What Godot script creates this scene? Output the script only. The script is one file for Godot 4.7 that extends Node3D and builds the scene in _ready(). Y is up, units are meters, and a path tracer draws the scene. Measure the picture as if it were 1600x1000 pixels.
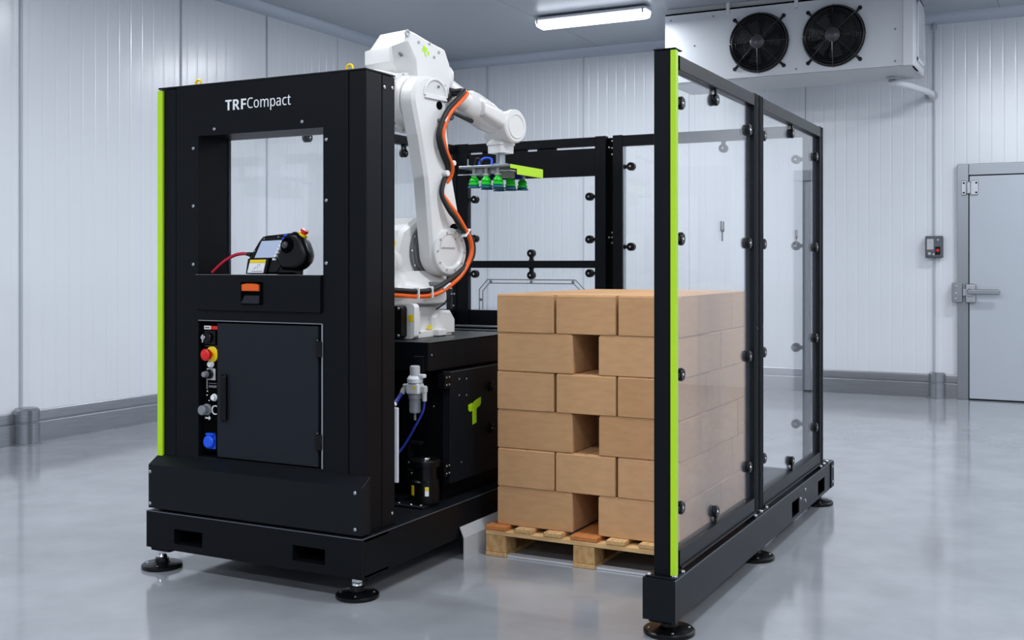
extends Node3D

# World: x runs right along the front of the machine, y up, z = -depth. Metres.
# V(x, y, d) turns (across, up, depth away from the camera) into Godot axes.

var M := {}
var W := {}
var used := {}
var rng := RandomNumberGenerator.new()


class MB:
	var vs := PackedVector3Array()
	var ns := PackedVector3Array()
	var ix := PackedInt32Array()
	var xf := Transform3D()

	func at(t: Transform3D) -> MB:
		xf = t
		return self

	func _put(p: Vector3, n: Vector3) -> int:
		vs.append(xf * p)
		ns.append((xf.basis * n).normalized())
		return vs.size() - 1

	func _tri(a: int, b: int, c: int, out: Vector3) -> void:
		var n := (vs[b] - vs[a]).cross(vs[c] - vs[a])
		if n.dot(xf.basis * out) >= 0.0:
			ix.append_array(PackedInt32Array([a, c, b]))
		else:
			ix.append_array(PackedInt32Array([a, b, c]))

	# chamfered box from centre and size
	func box(c: Vector3, s: Vector3, b := 0.0) -> MB:
		var h := s * 0.5
		b = minf(b, minf(h.x, minf(h.y, h.z)) * 0.9)
		var id := []
		for k in 8:
			var sg := Vector3(1 if k & 1 else -1, 1 if k & 2 else -1, 1 if k & 4 else -1)
			var row := []
			for a in 3:
				var p := (h - Vector3(b, b, b)) * sg
				p[a] = h[a] * sg[a]
				var n := Vector3.ZERO
				n[a] = sg[a]
				row.append(_put(c + p, n))
			id.append(row)
		for a in 3:
			var u := (a + 1) % 3
			var v := (a + 2) % 3
			for s2 in 2:
				var base: int = s2 << a
				var o := Vector3.ZERO
				o[a] = 1.0 if s2 else -1.0
				var q := [id[base][a], id[base | (1 << u)][a], id[base | (1 << u) | (1 << v)][a], id[base | (1 << v)][a]]
				_tri(q[0], q[1], q[2], o)
				_tri(q[0], q[2], q[3], o)
		if b > 0.0:
			for a in 3:
				var u := (a + 1) % 3
				var v := (a + 2) % 3
				for k in 4:
					var c0: int = ((k & 1) << u) | (((k >> 1) & 1) << v)
					var c1: int = c0 | (1 << a)
					var o := Vector3.ZERO
					o[u] = 1.0 if k & 1 else -1.0
					o[v] = 1.0 if k & 2 else -1.0
					_tri(id[c0][u], id[c1][u], id[c1][v], o)
					_tri(id[c0][u], id[c1][v], id[c0][v], o)
			for k in 8:
				_tri(id[k][0], id[k][1], id[k][2], Vector3(1 if k & 1 else -1, 1 if k & 2 else -1, 1 if k & 4 else -1))
		return self

	# box from bounds; d is depth (z = -d)
	func bb(x0: float, x1: float, y0: float, y1: float, d0: float, d1: float, b := 0.0) -> MB:
		return box(Vector3((x0 + x1) / 2, (y0 + y1) / 2, -(d0 + d1) / 2), Vector3(absf(x1 - x0), absf(y1 - y0), absf(d1 - d0)), b)

	# general polygons, counter-clockwise seen from outside, smooth below the crease angle
	func poly(p: PackedVector3Array, faces: Array, crease := 40.0) -> MB:
		var fn := PackedVector3Array()
		var touch := []
		touch.resize(p.size())
		for i in p.size():
			touch[i] = PackedInt32Array()
		for fi in faces.size():
			var f: PackedInt32Array = faces[fi]
			var n := Vector3.ZERO
			for k in f.size():
				n += p[f[k]].cross(p[f[(k + 1) % f.size()]])
			fn.append(n)
			for k in f:
				touch[k].append(fi)
		var lim := cos(deg_to_rad(crease))
		for fi in faces.size():
			var f: PackedInt32Array = faces[fi]
			var me := fn[fi].normalized()
			if me == Vector3.ZERO:
				continue
			var first := vs.size()
			for k in f:
				var n := Vector3.ZERO
				for other in touch[k]:
					if fn[other].normalized().dot(me) > lim:
						n += fn[other]
				_put(p[k], n)
			for k in range(1, f.size() - 1):
				ix.append_array(PackedInt32Array([first, first + k + 1, first + k]))
		return self

	# profile of (radius, height) about the local y axis of t
	func lathe(prof: Array, t := Transform3D(), seg := 20, crease := 40.0) -> MB:
		var p := PackedVector3Array()
		var rings := []
		for q in prof:
			var ring := PackedInt32Array()
			if q.x <= 0.00001:
				p.append(t * Vector3(0, q.y, 0))
				for k in seg:
					ring.append(p.size() - 1)
			else:
				for k in seg:
					var an := TAU * k / seg
					p.append(t * Vector3(cos(an) * q.x, q.y, sin(an) * q.x))
					ring.append(p.size() - 1)
			rings.append(ring)
		var faces := []
		for i in rings.size() - 1:
			for k in seg:
				var k2 := (k + 1) % seg
				var a: int = rings[i][k]
				var b: int = rings[i][k2]
				var c: int = rings[i + 1][k2]
				var d: int = rings[i + 1][k]
				var f := PackedInt32Array([a])
				if d != a:
					f.append(d)
				if c != d and c != a:
					f.append(c)
				if b != a and b != c:
					f.append(b)
				if f.size() >= 3:
					faces.append(f)
		return poly(p, faces, crease)

	func cyl(a: Vector3, b: Vector3, r: float, r2 := -1.0, seg := 20, bev := 0.0) -> MB:
		if r2 < 0.0:
			r2 = r
		var l := a.distance_to(b)
		var t := MB.along(a, b - a)
		if bev > 0.0:
			return lathe([Vector2(0, 0), Vector2(r - bev, 0), Vector2(r, bev), Vector2(r2, l - bev), Vector2(r2 - bev, l), Vector2(0, l)], t, seg, 35)
		return lathe([Vector2(0, 0), Vector2(r, 0), Vector2(r2, l), Vector2(0, l)], t, seg)

	static func along(o: Vector3, dir: Vector3) -> Transform3D:
		var y := dir.normalized()
		var x := y.cross(Vector3(0, 0, 1) if absf(y.z) < 0.9 else Vector3(1, 0, 0)).normalized()
		return Transform3D(Basis(x, y, x.cross(y)), o)

	func ring(t: Transform3D, R: float, r: float, seg := 32, sides := 6) -> MB:
		var p := PackedVector3Array()
		var faces := []
		for i in seg:
			var a := TAU * i / seg
			for j in sides:
				var b := TAU * j / sides
				p.append(t * Vector3(cos(a) * (R + r * cos(b)), r * sin(b), sin(a) * (R + r * cos(b))))
		for i in seg:
			for j in sides:
				var i2 := (i + 1) % seg
				var j2 := (j + 1) % sides
				faces.append(PackedInt32Array([i * sides + j, i * sides + j2, i2 * sides + j2, i2 * sides + j]))
		return poly(p, faces, 70)

	func tube(pts: Array, r: float, sides := 8, steps := 5) -> MB:
		var path := []
		if steps <= 1:
			path = pts
		else:
			for i in pts.size() - 1:
				var p0: Vector3 = pts[maxi(i - 1, 0)]
				var p1: Vector3 = pts[i]
				var p2: Vector3 = pts[i + 1]
				var p3: Vector3 = pts[mini(i + 2, pts.size() - 1)]
				for s in steps:
					path.append(p1.cubic_interpolate(p2, p0, p3, float(s) / steps))
			path.append(pts[pts.size() - 1])
		var p := PackedVector3Array()
		var faces := []
		var n := path.size()
		var d0: Vector3 = (path[1] - path[0]).normalized()
		var up := Vector3.UP if absf(d0.y) < 0.9 else Vector3.RIGHT
		var x := d0.cross(up).normalized()
		for i in n:
			var d: Vector3 = (path[mini(i + 1, n - 1)] - path[maxi(i - 1, 0)]).normalized()
			x = (x - d * x.dot(d)).normalized()
			var y := d.cross(x)
			for j in sides:
				var a := TAU * j / sides
				p.append(path[i] + (x * cos(a) + y * sin(a)) * r)
		for i in n - 1:
			for j in sides:
				var j2 := (j + 1) % sides
				faces.append(PackedInt32Array([i * sides + j, i * sides + j2, (i + 1) * sides + j2, (i + 1) * sides + j]))
		var c0 := PackedInt32Array()
		var c1 := PackedInt32Array()
		for j in sides:
			c0.append(sides - 1 - j)
			c1.append((n - 1) * sides + j)
		faces.append(c0)
		faces.append(c1)
		return poly(p, faces, 60)

	# rings of equal count, joined; rings run counter-clockwise seen from the end they lead to
	func loft(rings: Array, crease := 40.0, caps := true) -> MB:
		var p := PackedVector3Array()
		var m: int = rings[0].size()
		var faces := []
		for r in rings:
			for q in r:
				p.append(q)
		for i in rings.size() - 1:
			for j in m:
				var j2 := (j + 1) % m
				faces.append(PackedInt32Array([i * m + j, i * m + j2, (i + 1) * m + j2, (i + 1) * m + j]))
		if caps:
			var a := PackedInt32Array()
			var b := PackedInt32Array()
			for j in m:
				a.append(m - 1 - j)
				b.append((rings.size() - 1) * m + j)
			faces.append(a)
			faces.append(b)
		return poly(p, faces, crease)

	# flat outline in local xy (any winding), from z0 to z1, chamfered by b
	func extrude(outline: Array, z0: float, z1: float, t := Transform3D(), b := 0.0, crease := 32.0) -> MB:
		var o := PackedVector2Array(outline)
		if Geometry2D.is_polygon_clockwise(o):
			o.reverse()
		var n := o.size()
		var inner := o.duplicate()
		if b > 0.0:
			for i in n:
				var e0 := (o[i] - o[(i + n - 1) % n]).normalized()
				var e1 := (o[(i + 1) % n] - o[i]).normalized()
				var n0 := Vector2(-e0.y, e0.x)
				var n1 := Vector2(-e1.y, e1.x)
				var mid := (n0 + n1).normalized()
				inner[i] = o[i] + mid * b / maxf(mid.dot(n0), 0.4)
		var p := PackedVector3Array()
		var faces := []
		var lay := [[inner, z0], [o, z0 + b], [o, z1 - b], [inner, z1]] if b > 0.0 else [[o, z0], [o, z1]]
		for l in lay:
			for q in l[0]:
				p.append(t * Vector3(q.x, q.y, l[1]))
		for i in lay.size() - 1:
			for j in n:
				var j2 := (j + 1) % n
				faces.append(PackedInt32Array([i * n + j, i * n + j2, (i + 1) * n + j2, (i + 1) * n + j]))
		var tri := Geometry2D.triangulate_polygon(inner)
		var top: int = (lay.size() - 1) * n
		for k in range(0, tri.size(), 3):
			var a := tri[k]
			var c := tri[k + 1]
			var d := tri[k + 2]
			if (inner[c] - inner[a]).cross(inner[d] - inner[a]) < 0.0:
				var sw := c
				c = d
				d = sw
			faces.append(PackedInt32Array([top + a, top + c, top + d]))
			faces.append(PackedInt32Array([d, c, a]))
		return poly(p, faces, crease)

	# rectangle u0..u1 by v0..v1 with rectangular holes, as boxes through f(u0, u1, v0, v1)
	func pierced(u0: float, u1: float, v0: float, v1: float, holes: Array, f: Callable) -> MB:
		var us := [u0, u1]
		var vv := [v0, v1]
		for h in holes:
			us.append_array([h[0], h[1]])
			vv.append_array([h[2], h[3]])
		us.sort()
		vv.sort()
		for i in us.size() - 1:
			for j in vv.size() - 1:
				if us[i + 1] - us[i] < 0.0005 or vv[j + 1] - vv[j] < 0.0005:
					continue
				var cu: float = (us[i] + us[i + 1]) / 2
				var cv: float = (vv[j] + vv[j + 1]) / 2
				var open := false
				for h in holes:
					open = open or (cu > h[0] and cu < h[1] and cv > h[2] and cv < h[3])
				if not open:
					f.call(us[i], us[i + 1], vv[j], vv[j + 1])
		return self

	func mesh() -> ArrayMesh:
		var a := []
		a.resize(Mesh.ARRAY_MAX)
		a[Mesh.ARRAY_VERTEX] = vs
		a[Mesh.ARRAY_NORMAL] = ns
		a[Mesh.ARRAY_INDEX] = ix
		var m := ArrayMesh.new()
		m.add_surface_from_arrays(Mesh.PRIMITIVE_TRIANGLES, a)
		return m


func V(x: float, y: float, d: float) -> Vector3:
	return Vector3(x, y, -d)


func T(o: Vector3, b := Basis()) -> Transform3D:
	return Transform3D(b, o)


func numbered(n: String) -> String:
	used[n] = used.get(n, -1) + 1
	return n if used[n] == 0 else "%s_%03d" % [n, used[n]]


func tag(o: Node, label: String, category: String, group := "", kind := "") -> void:
	if label:
		o.set_meta("label", label)
	if category:
		o.set_meta("category", category)
	if group:
		o.set_meta("group", group)
	if kind:
		o.set_meta("kind", kind)


func thing(called: String, label: String, category: String, xf: Transform3D, group := "") -> Node3D:
	var o := Node3D.new()
	o.name = numbered(called)
	add_child(o)
	o.transform = xf
	W[o] = xf
	tag(o, label, category, group)
	return o


# a mesh whose vertices are given in the frame xf (the world by default), as a child of parent
func add(parent: Node3D, called: String, mesh: Mesh, m: Material, xf := Transform3D(), label := "") -> MeshInstance3D:
	var o := MeshInstance3D.new()
	o.name = called
	o.mesh = mesh
	o.material_override = m
	parent.add_child(o, true)
	o.transform = W[parent].affine_inverse() * xf
	W[o] = xf
	if label:
		o.set_meta("label", label)
	return o


func solo(called: String, mesh: Mesh, m: Material, label: String, category: String, xf := Transform3D(), group := "", kind := "") -> MeshInstance3D:
	var o := MeshInstance3D.new()
	o.name = numbered(called)
	o.mesh = mesh
	o.material_override = m
	add_child(o)
	o.transform = xf
	W[o] = xf
	tag(o, label, category, group, kind)
	return o


func struct(called: String, mesh: Mesh, m: Material, label: String, category: String) -> MeshInstance3D:
	var o := MeshInstance3D.new()
	o.name = called
	o.mesh = mesh
	o.material_override = m
	add_child(o)
	W[o] = Transform3D()
	tag(o, label, category, "", "structure")
	return o


func mat(called: String, c: Color, rough := 0.5, metal := 0.0, spec := 0.5) -> StandardMaterial3D:
	var m := StandardMaterial3D.new()
	m.resource_name = called
	m.albedo_color = c
	m.roughness = rough
	m.metallic = metal
	m.metallic_specular = spec
	M[called] = m
	return m


func noise(freq: float, lo: Color, hi: Color, sd: int, size := 512, oct := 4, ty := FastNoiseLite.TYPE_SIMPLEX_SMOOTH) -> NoiseTexture2D:
	var f := FastNoiseLite.new()
	f.seed = sd
	f.noise_type = ty
	f.frequency = freq
	f.fractal_octaves = oct
	var t := NoiseTexture2D.new()
	t.width = size
	t.height = size
	t.seamless = true
	t.noise = f
	var g := Gradient.new()
	g.set_color(0, lo)
	g.set_color(1, hi)
	t.color_ramp = g
	return t


func bumps(freq: float, sd: int, strength: float, size := 512) -> NoiseTexture2D:
	var f := FastNoiseLite.new()
	f.seed = sd
	f.frequency = freq
	var t := NoiseTexture2D.new()
	t.width = size
	t.height = size
	t.seamless = true
	t.noise = f
	t.as_normal_map = true
	t.bump_strength = strength
	return t


func tri(m: StandardMaterial3D, s: Vector3, world := true) -> void:
	m.uv1_triplanar = true
	m.uv1_world_triplanar = world
	m.uv1_scale = s
	m.uv1_triplanar_sharpness = 4.0


func materials() -> void:
	mat("black_paint", Color(0.055, 0.066, 0.082), 0.40, 0.0, 0.24)
	mat("black_cover", Color(0.075, 0.088, 0.106), 0.36, 0.0, 0.28)
	mat("edge_highlight", Color(0.42, 0.44, 0.47), 0.35, 0.6)  # lighter grey for strips that paint light caught on black bevels
	mat("joint_line", Color(0.74, 0.765, 0.80), 0.35)
	mat("pane_edge", Color(0.02, 0.05, 0.16), 0.3)
	mat("dark_void", Color(0.02, 0.022, 0.025), 0.7, 0.0, 0.1)
	mat("door_grey", Color(0.125, 0.140, 0.165), 0.5, 0.0, 0.25)
	mat("black_plastic", Color(0.035, 0.038, 0.045), 0.30, 0.0, 0.35)
	mat("rubber", Color(0.045, 0.045, 0.05), 0.55)
	mat("lime", Color(0.70, 0.885, 0.06), 0.4)
	mat("white_robot", Color(0.86, 0.86, 0.855), 0.33)
	mat("white_print", Color(0.93, 0.94, 0.95), 0.5)
	mat("white_plastic", Color(0.82, 0.83, 0.85), 0.4)
	mat("grey_plastic", Color(0.50, 0.51, 0.53), 0.4)
	mat("pale_grey", Color(0.70, 0.71, 0.72), 0.4)
	mat("joint_grey", Color(0.42, 0.43, 0.44), 0.45)
	mat("chrome", Color(0.86, 0.87, 0.88), 0.18, 1.0)
	mat("zinc", Color(0.72, 0.73, 0.75), 0.35, 1.0)
	mat("alu", Color(0.66, 0.68, 0.70), 0.38, 0.9)
	mat("orange", Color(0.90, 0.36, 0.03), 0.4)
	mat("red", Color(0.85, 0.08, 0.06), 0.35)
	mat("yellow", Color(0.95, 0.82, 0.05), 0.4)
	mat("blue", Color(0.05, 0.33, 0.90), 0.4)
	mat("hose_blue", Color(0.06, 0.14, 0.52), 0.4)
	mat("hose_red", Color(0.72, 0.08, 0.20), 0.4)
	mat("cup_green", Color(0.07, 0.74, 0.14), 0.35)
	mat("cup_teal", Color(0.03, 0.34, 0.46), 0.4)
	mat("switch_grey", Color(0.33, 0.35, 0.38), 0.45)
	mat("fan_wire", Color(0.13, 0.135, 0.145), 0.25, 0.0, 0.5)
	mat("grey_fan", Color(0.22, 0.22, 0.235), 0.3)
	mat("white_robot_shaded", Color(0.80, 0.80, 0.80), 0.45)  # robot white greyed down to paint the shade of a recess
	mat("unit_casing", Color(0.785, 0.80, 0.82), 0.36)
	var scr := mat("screen_glow", Color(0.55, 0.60, 0.68), 0.25)
	scr.emission_enabled = true
	scr.emission = Color(0.72, 0.78, 0.90)
	scr.emission_energy_multiplier = 0.35
	var lamp := mat("lamp_diffuser", Color(0.95, 0.96, 1.0), 0.4)
	lamp.emission_enabled = true
	lamp.emission = Color(0.93, 0.96, 1.0)
	lamp.emission_energy_multiplier = 3.0
	var g := mat("clear_pane", Color(0.86, 0.90, 0.97, 0.035), 0.02, 0.0, 0.42)
	g.transparency = BaseMaterial3D.TRANSPARENCY_ALPHA
	var g2 := mat("clear_bowl", Color(0.7, 0.72, 0.75, 0.35), 0.05)
	g2.transparency = BaseMaterial3D.TRANSPARENCY_ALPHA
	var w := mat("wall_panel", Color(0.86, 0.875, 0.895), 0.22, 0.0, 0.58)
	w.normal_enabled = true
	w.normal_texture = bumps(0.006, 5, 1.2)
	w.normal_scale = 0.35
	tri(w, Vector3(0.5, 0.12, 0.5))
	mat("wall_core", Color(0.84, 0.855, 0.875), 0.4)
	mat("wall_trim", Color(0.68, 0.70, 0.735), 0.35)
	var c := mat("ceiling_panel", Color(0.64, 0.66, 0.69), 0.26)
	c.normal_enabled = true
	c.normal_texture = bumps(0.006, 8, 1.0)
	c.normal_scale = 0.25
	tri(c, Vector3(0.3, 0.3, 0.3))
	var f := mat("floor_epoxy", Color(1, 1, 1), 1.0, 0.0, 0.70)
	f.albedo_texture = noise(0.006, Color(0.53, 0.545, 0.565), Color(0.60, 0.615, 0.635), 21, 1024, 4)
	f.roughness_texture = noise(0.005, Color(0.07, 0.07, 0.07), Color(0.15, 0.15, 0.15), 31, 512, 2)
	f.normal_enabled = true
	f.normal_texture = bumps(0.012, 41, 1.2)
	f.normal_scale = 0.06
	tri(f, Vector3(0.35, 0.35, 0.35))
	var s := mat("stainless", Color(1, 1, 1), 0.30, 0.85)
	s.albedo_texture = noise(0.02, Color(0.585, 0.595, 0.615), Color(0.66, 0.67, 0.69), 51, 512, 3)
	tri(s, Vector3(0.25, 9.0, 0.25))
	var sv := mat("stainless_frame", Color(0.60, 0.62, 0.645), 0.34, 0.8)
	sv.metallic_specular = 0.5
	var cove := mat("cove_steel", Color(0.70, 0.73, 0.78), 0.3, 0.2)
	cove.roughness = 0.28
	var dl := mat("door_leaf", Color(0.70, 0.725, 0.76), 0.36, 0.1)
	dl.normal_enabled = true
	dl.normal_texture = bumps(0.01, 61, 0.8)
	dl.normal_scale = 0.2
	tri(dl, Vector3(0.4, 0.4, 0.4))
	for k in 4:
		var t: float = [0.0, 0.018, -0.02, 0.008][k]
		var cb := mat("cardboard_%d" % k, Color(1, 1, 1), 0.78, 0.0, 0.3)
		cb.albedo_texture = noise(0.012, Color(0.735 + t, 0.568 + t, 0.405 + t), Color(0.775 + t, 0.608 + t, 0.44 + t), 70 + k, 512, 5)
		cb.normal_enabled = true
		cb.normal_texture = M["cardboard_0"].normal_texture if k else bumps(0.03, 90, 1.5, 512)
		cb.normal_scale = 0.15
		tri(cb, Vector3(1.3, 4.5, 1.3), false)
		cb.uv1_offset = Vector3(0.21 * k, 0.37 * k, 0.11 * k)
	for k in 3:
		var wd := mat("pine_%d" % k, Color(1, 1, 1), 0.68, 0.0, 0.35)
		var t: float = [0.0, 0.03, -0.05][k]
		wd.albedo_texture = noise(0.02, Color(0.70 + t, 0.54 + t, 0.36 + t), Color(0.86 + t, 0.72 + t, 0.52 + t), 80 + k, 512, 4)
		tri(wd, [Vector3(6, 6, 0.5), Vector3(0.5, 7, 5), Vector3(2.5, 1.5, 2.5)][k], false)
	var wo := mat("pine_orange", Color(0.80, 0.52, 0.30), 0.65, 0.0, 0.35)
	wo.albedo_texture = noise(0.02, Color(0.86, 0.82, 0.78), Color(1, 1, 1), 88, 256, 3)
	tri(wo, Vector3(6, 6, 0.5), false)


func rr(w: float, h: float, r: float, n := 4) -> Array:
	var out := []
	for c in 4:
		var sx := 1.0 if c == 0 or c == 3 else -1.0
		var sy := 1.0 if c < 2 else -1.0
		for k in n + 1:
			var a := PI / 2 * (c + float(k) / n)
			out.append(Vector2(sx * (w / 2 - r) + cos(a) * r, sy * (h / 2 - r) + sin(a) * r))
	return out


func circle(r: float, n := 24, c := Vector2.ZERO) -> Array:
	var out := []
	for k in n:
		out.append(c + Vector2(cos(TAU * k / n), sin(TAU * k / n)) * r)
	return out


var screw_mesh: ArrayMesh
const FRONT := Basis(Vector3(1, 0, 0), Vector3(0, 0, 1), Vector3(0, -1, 0))   # local y faces the camera side (+z)
const SIDE := Basis(Vector3(0, -1, 0), Vector3(1, 0, 0), Vector3(0, 0, 1))    # local y faces +x


func screws(o: Node3D, spots: Array, b: Basis, m := "zinc", s := 1.0) -> void:
	for p in spots:
		add(o, "screw", screw_mesh, M[m], Transform3D(b.scaled(Vector3(s, s, s)), p))


func lettering(o: Node3D, called: String, text: String, bold: bool, xf: Transform3D, width: float, height: float, m: Material) -> void:
	var f := SystemFont.new()
	f.font_names = PackedStringArray(["Droid Sans"])
	f.font_weight = 700 if bold else 400
	var t := TextMesh.new()
	t.font = f
	t.text = text
	t.font_size = 48
	t.depth = 0.05
	t.pixel_size = 0.01
	t.curve_step = 0.4
	t.horizontal_alignment = HORIZONTAL_ALIGNMENT_LEFT
	t.vertical_alignment = VERTICAL_ALIGNMENT_BOTTOM
	var bx := t.get_aabb()
	var sx := width / bx.size.x
	var sy := height / bx.size.y
	var x := xf * Transform3D(Basis.from_scale(Vector3(sx, sy, 0.04)), Vector3(-bx.position.x * sx, -bx.position.y * sy, 0))
	add(o, called, t, m, x)


func _ready() -> void:
	rng.seed = 7
	# ---- camera
	var cam := Camera3D.new()
	cam.name = "camera"
	add_child(cam)
	cam.projection = Camera3D.PROJECTION_FRUSTUM
	cam.near = 0.05
	cam.far = 60.0
	cam.size = 1000.0 / 1731.0 * 0.05
	cam.frustum_offset = Vector2(0, -87.0 / 1731.0 * 0.05)
	cam.position = Vector3(0, 1.4, 0)
	cam.rotation.y = atan(900.0 / 1731.0)
	cam.current = true
	# ---- environment
	var we := WorldEnvironment.new()
	we.name = "environment"
	var e := Environment.new()
	e.background_mode = Environment.BG_COLOR
	e.background_color = Color(0.02, 0.02, 0.025)
	e.tonemap_mode = Environment.TONE_MAPPER_LINEAR
	e.tonemap_exposure = 1.0
	e.sdfgi_enabled = true
	e.ssao_enabled = true
	e.ssil_enabled = true
	we.environment = e
	add_child(we)
	# ---- everything else
	materials()
	screw_mesh = MB.new().lathe([Vector2(0, -0.002), Vector2(0.0075, -0.002), Vector2(0.0075, 0.002), Vector2(0.005, 0.004), Vector2(0.003, 0.004), Vector2(0.0025, 0.002), Vector2(0, 0.002)], Transform3D(), 10).mesh()
	room()
	lamps()
	evaporator()
	machine_base()
	cabinet()
	pedestal()
	robot()
	gripper()
	air_unit()
	motor()
	pendant()
	right_fence()
	rear_fence()
	left_fence()
	pallet()
	boxes()
	loose_bits()


# ------------------------------------------------------------------ the room

const RX0 := -7.4
const RX1 := 4.6
const RD0 := -4.0
const RD1 := 12.4
const RH := 4.03


func ribbed(width: float, pitch: float) -> MB:
	# a wall sheet in local x 0..width, y 0..1 (scaled by RH here), facing +z, with shallow grooves
	var xs := PackedVector2Array([Vector2(0.003, -0.012), Vector2(0.006, 0.0)])
	var n := int(width / pitch)
	for k in range(1, n + 1):
		var c := k * pitch - pitch * 0.5 + (width - n * pitch) * 0.5
		xs.append_array(PackedVector2Array([Vector2(c - 0.011, 0), Vector2(c - 0.005, -0.0020), Vector2(c + 0.005, -0.0020), Vector2(c + 0.011, 0)]))
	xs.append_array(PackedVector2Array([Vector2(width - 0.006, 0), Vector2(width - 0.003, -0.012)]))
	var p := PackedVector3Array()
	var faces := []
	for q in xs:
		p.append(Vector3(q.x, 0, q.y + 0.012))
		p.append(Vector3(q.x, RH - 0.001, q.y + 0.012))
	for i in xs.size() - 1:
		faces.append(PackedInt32Array([i * 2, i * 2 + 2, i * 2 + 3, i * 2 + 1]))
	return MB.new().poly(p, faces, 15)


func room() -> void:
	var fl := struct("floor", MB.new().bb(RX0 - 0.15, RX1 + 0.15, -0.2, 0, RD0 - 0.15, RD1 + 0.15).mesh(), M["floor_epoxy"], "glossy grey epoxy floor of the cold room", "floor")
	fl.set_meta("kind", "structure")
	var ce := struct("ceiling", MB.new().bb(RX0 - 0.15, RX1 + 0.15, RH, RH + 0.15, RD0 - 0.15, RD1 + 0.15).mesh(), M["wall_core"], "satin grey panelled ceiling with the tube lights", "ceiling")
	var xs := [RX0, -5.2, -3.0, -0.8, 1.4, 3.0, RX1]
	for k in xs.size() - 1:
		add(ce, "panel", MB.new().bb(xs[k] + 0.002, xs[k + 1] - 0.002, RH - 0.01, RH, RD0, RD1, 0.003).mesh(), M["ceiling_panel"])
	# walls with ribbed sandwich panels between the joints
	var wl := struct("wall_left", MB.new().bb(RX0 - 0.15, RX0 - 0.012, 0, RH, RD0 - 0.15, RD1 + 0.15).mesh(), M["wall_core"], "white ribbed panel wall on the left of the room", "wall")
	var dj := [RD0, -2.3, -0.7, 0.9, 2.5, 4.2, 5.908, 7.63, 8.83, 10.03, 11.22, RD1]
	for k in dj.size() - 1:
		add(wl, "panel", ribbed(dj[k + 1] - dj[k], 0.13).mesh(), M["wall_panel"], T(V(RX0 - 0.012, 0, dj[k]), Basis(Vector3(0, 0, -1), Vector3.UP, Vector3(1, 0, 0))).translated_local(Vector3.ZERO))
	var wb := struct("wall_back", MB.new().bb(RX0 - 0.15, RX1 + 0.15, 0, RH, RD1 + 0.012, RD1 + 0.15).mesh(), M["wall_core"], "white ribbed panel wall behind the fan unit and steel door", "wall")
	var xj := [RX0, -6.79, -5.46, -4.12, -2.78, -1.435, -0.1, 1.2, 2.5, 3.6, RX1]
	for k in xj.size() - 1:
		add(wb, "panel", ribbed(xj[k + 1] - xj[k], 0.119).mesh(), M["wall_panel"], T(V(xj[k], 0, RD1 + 0.012)))
	var wr := struct("wall_right", MB.new().bb(RX1 + 0.012, RX1 + 0.15, 0, RH, RD0 - 0.15, RD1 + 0.15).mesh(), M["wall_core"], "white ribbed panel wall outside the picture on the right", "wall")
	for k in 8:
		var d: float = RD1 - k * 2.05
		add(wr, "panel", ribbed(2.05, 0.13).mesh(), M["wall_panel"], T(V(RX1 + 0.012, 0, d), Basis(Vector3(0, 0, 1), Vector3.UP, Vector3(-1, 0, 0))))
	var wf := struct("wall_front", MB.new().bb(RX0 - 0.15, RX1 + 0.15, 0, RH, RD0 - 0.15, RD0 - 0.012).mesh(), M["wall_core"], "white ribbed panel wall behind the viewer", "wall")
	for k in 6:
		add(wf, "panel", ribbed(2.0, 0.13).mesh(), M["wall_panel"], T(V(RX1 - k * 2.0, 0, RD0 - 0.012), Basis(Vector3(-1, 0, 0), Vector3.UP, Vector3(0, 0, -1))))
	# joint strips, conduit, cove
	var n := 1
	for d in [5.908, 7.63, 8.83]:
		struct("trim_%d" % n, MB.new().extrude(rr(0.022, 0.026 if n == 1 else 0.014, 0.006, 3), 0.2 if n == 1 else 0.0, RH - 0.06, Transform3D(Basis(Vector3(1, 0, 0), Vector3(0, 0, -1), Vector3(0, 1, 0)), V(RX0 + 0.004, 0, d))).mesh(), M["wall_trim"], ["vertical joint strip above the steel bumper post by the left wall", "vertical joint strip on the left wall just left of the black cabinet", "vertical joint strip on the left wall above the black cabinet"][n - 1], "joint strip")
		n += 1
	for x in [-6.79, -5.46, -1.435]:
		struct("trim_%d" % n, MB.new().extrude(rr(0.020 if n == 6 else 0.012, 0.03, 0.005, 3), 0.2 if n == 6 else 0.0, RH - 0.08, Transform3D(Basis(Vector3(1, 0, 0), Vector3(0, 0, -1), Vector3(0, 1, 0)), V(x, 0, RD1 - 0.004))).mesh(), M["wall_trim"] if n == 6 else M["joint_line"], {4: "vertical joint strip on the back wall behind the robot wrist", 5: "vertical joint strip on the back wall behind the wide rear pane", 6: "vertical joint strip on the back wall through the switch box"}[n], "joint strip")
		n += 1
	var cv := [Vector2(0, 0), Vector2(0.10, 0), Vector2(0.093, -0.03), Vector2(0.07, -0.06), Vector2(0.04, -0.085), Vector2(0, -0.10)]
	struct("trim_7", MB.new().extrude(cv, 0, RX1 - RX0, Transform3D(Basis(Vector3(0, 0, 1), Vector3(0, 1, 0), Vector3(1, 0, 0)), V(RX0, RH - 0.01, RD1))).mesh(), M["cove_steel"], "rounded cove strip along the top of the back wall", "cove strip")
	struct("trim_8", MB.new().extrude(cv, -RD1, -RD0, Transform3D(Basis(Vector3(1, 0, 0), Vector3(0, 1, 0), Vector3(0, 0, 1)), V(RX0, RH - 0.01, 0))).mesh(), M["cove_steel"], "rounded cove strip along the top of the left wall", "cove strip")
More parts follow.
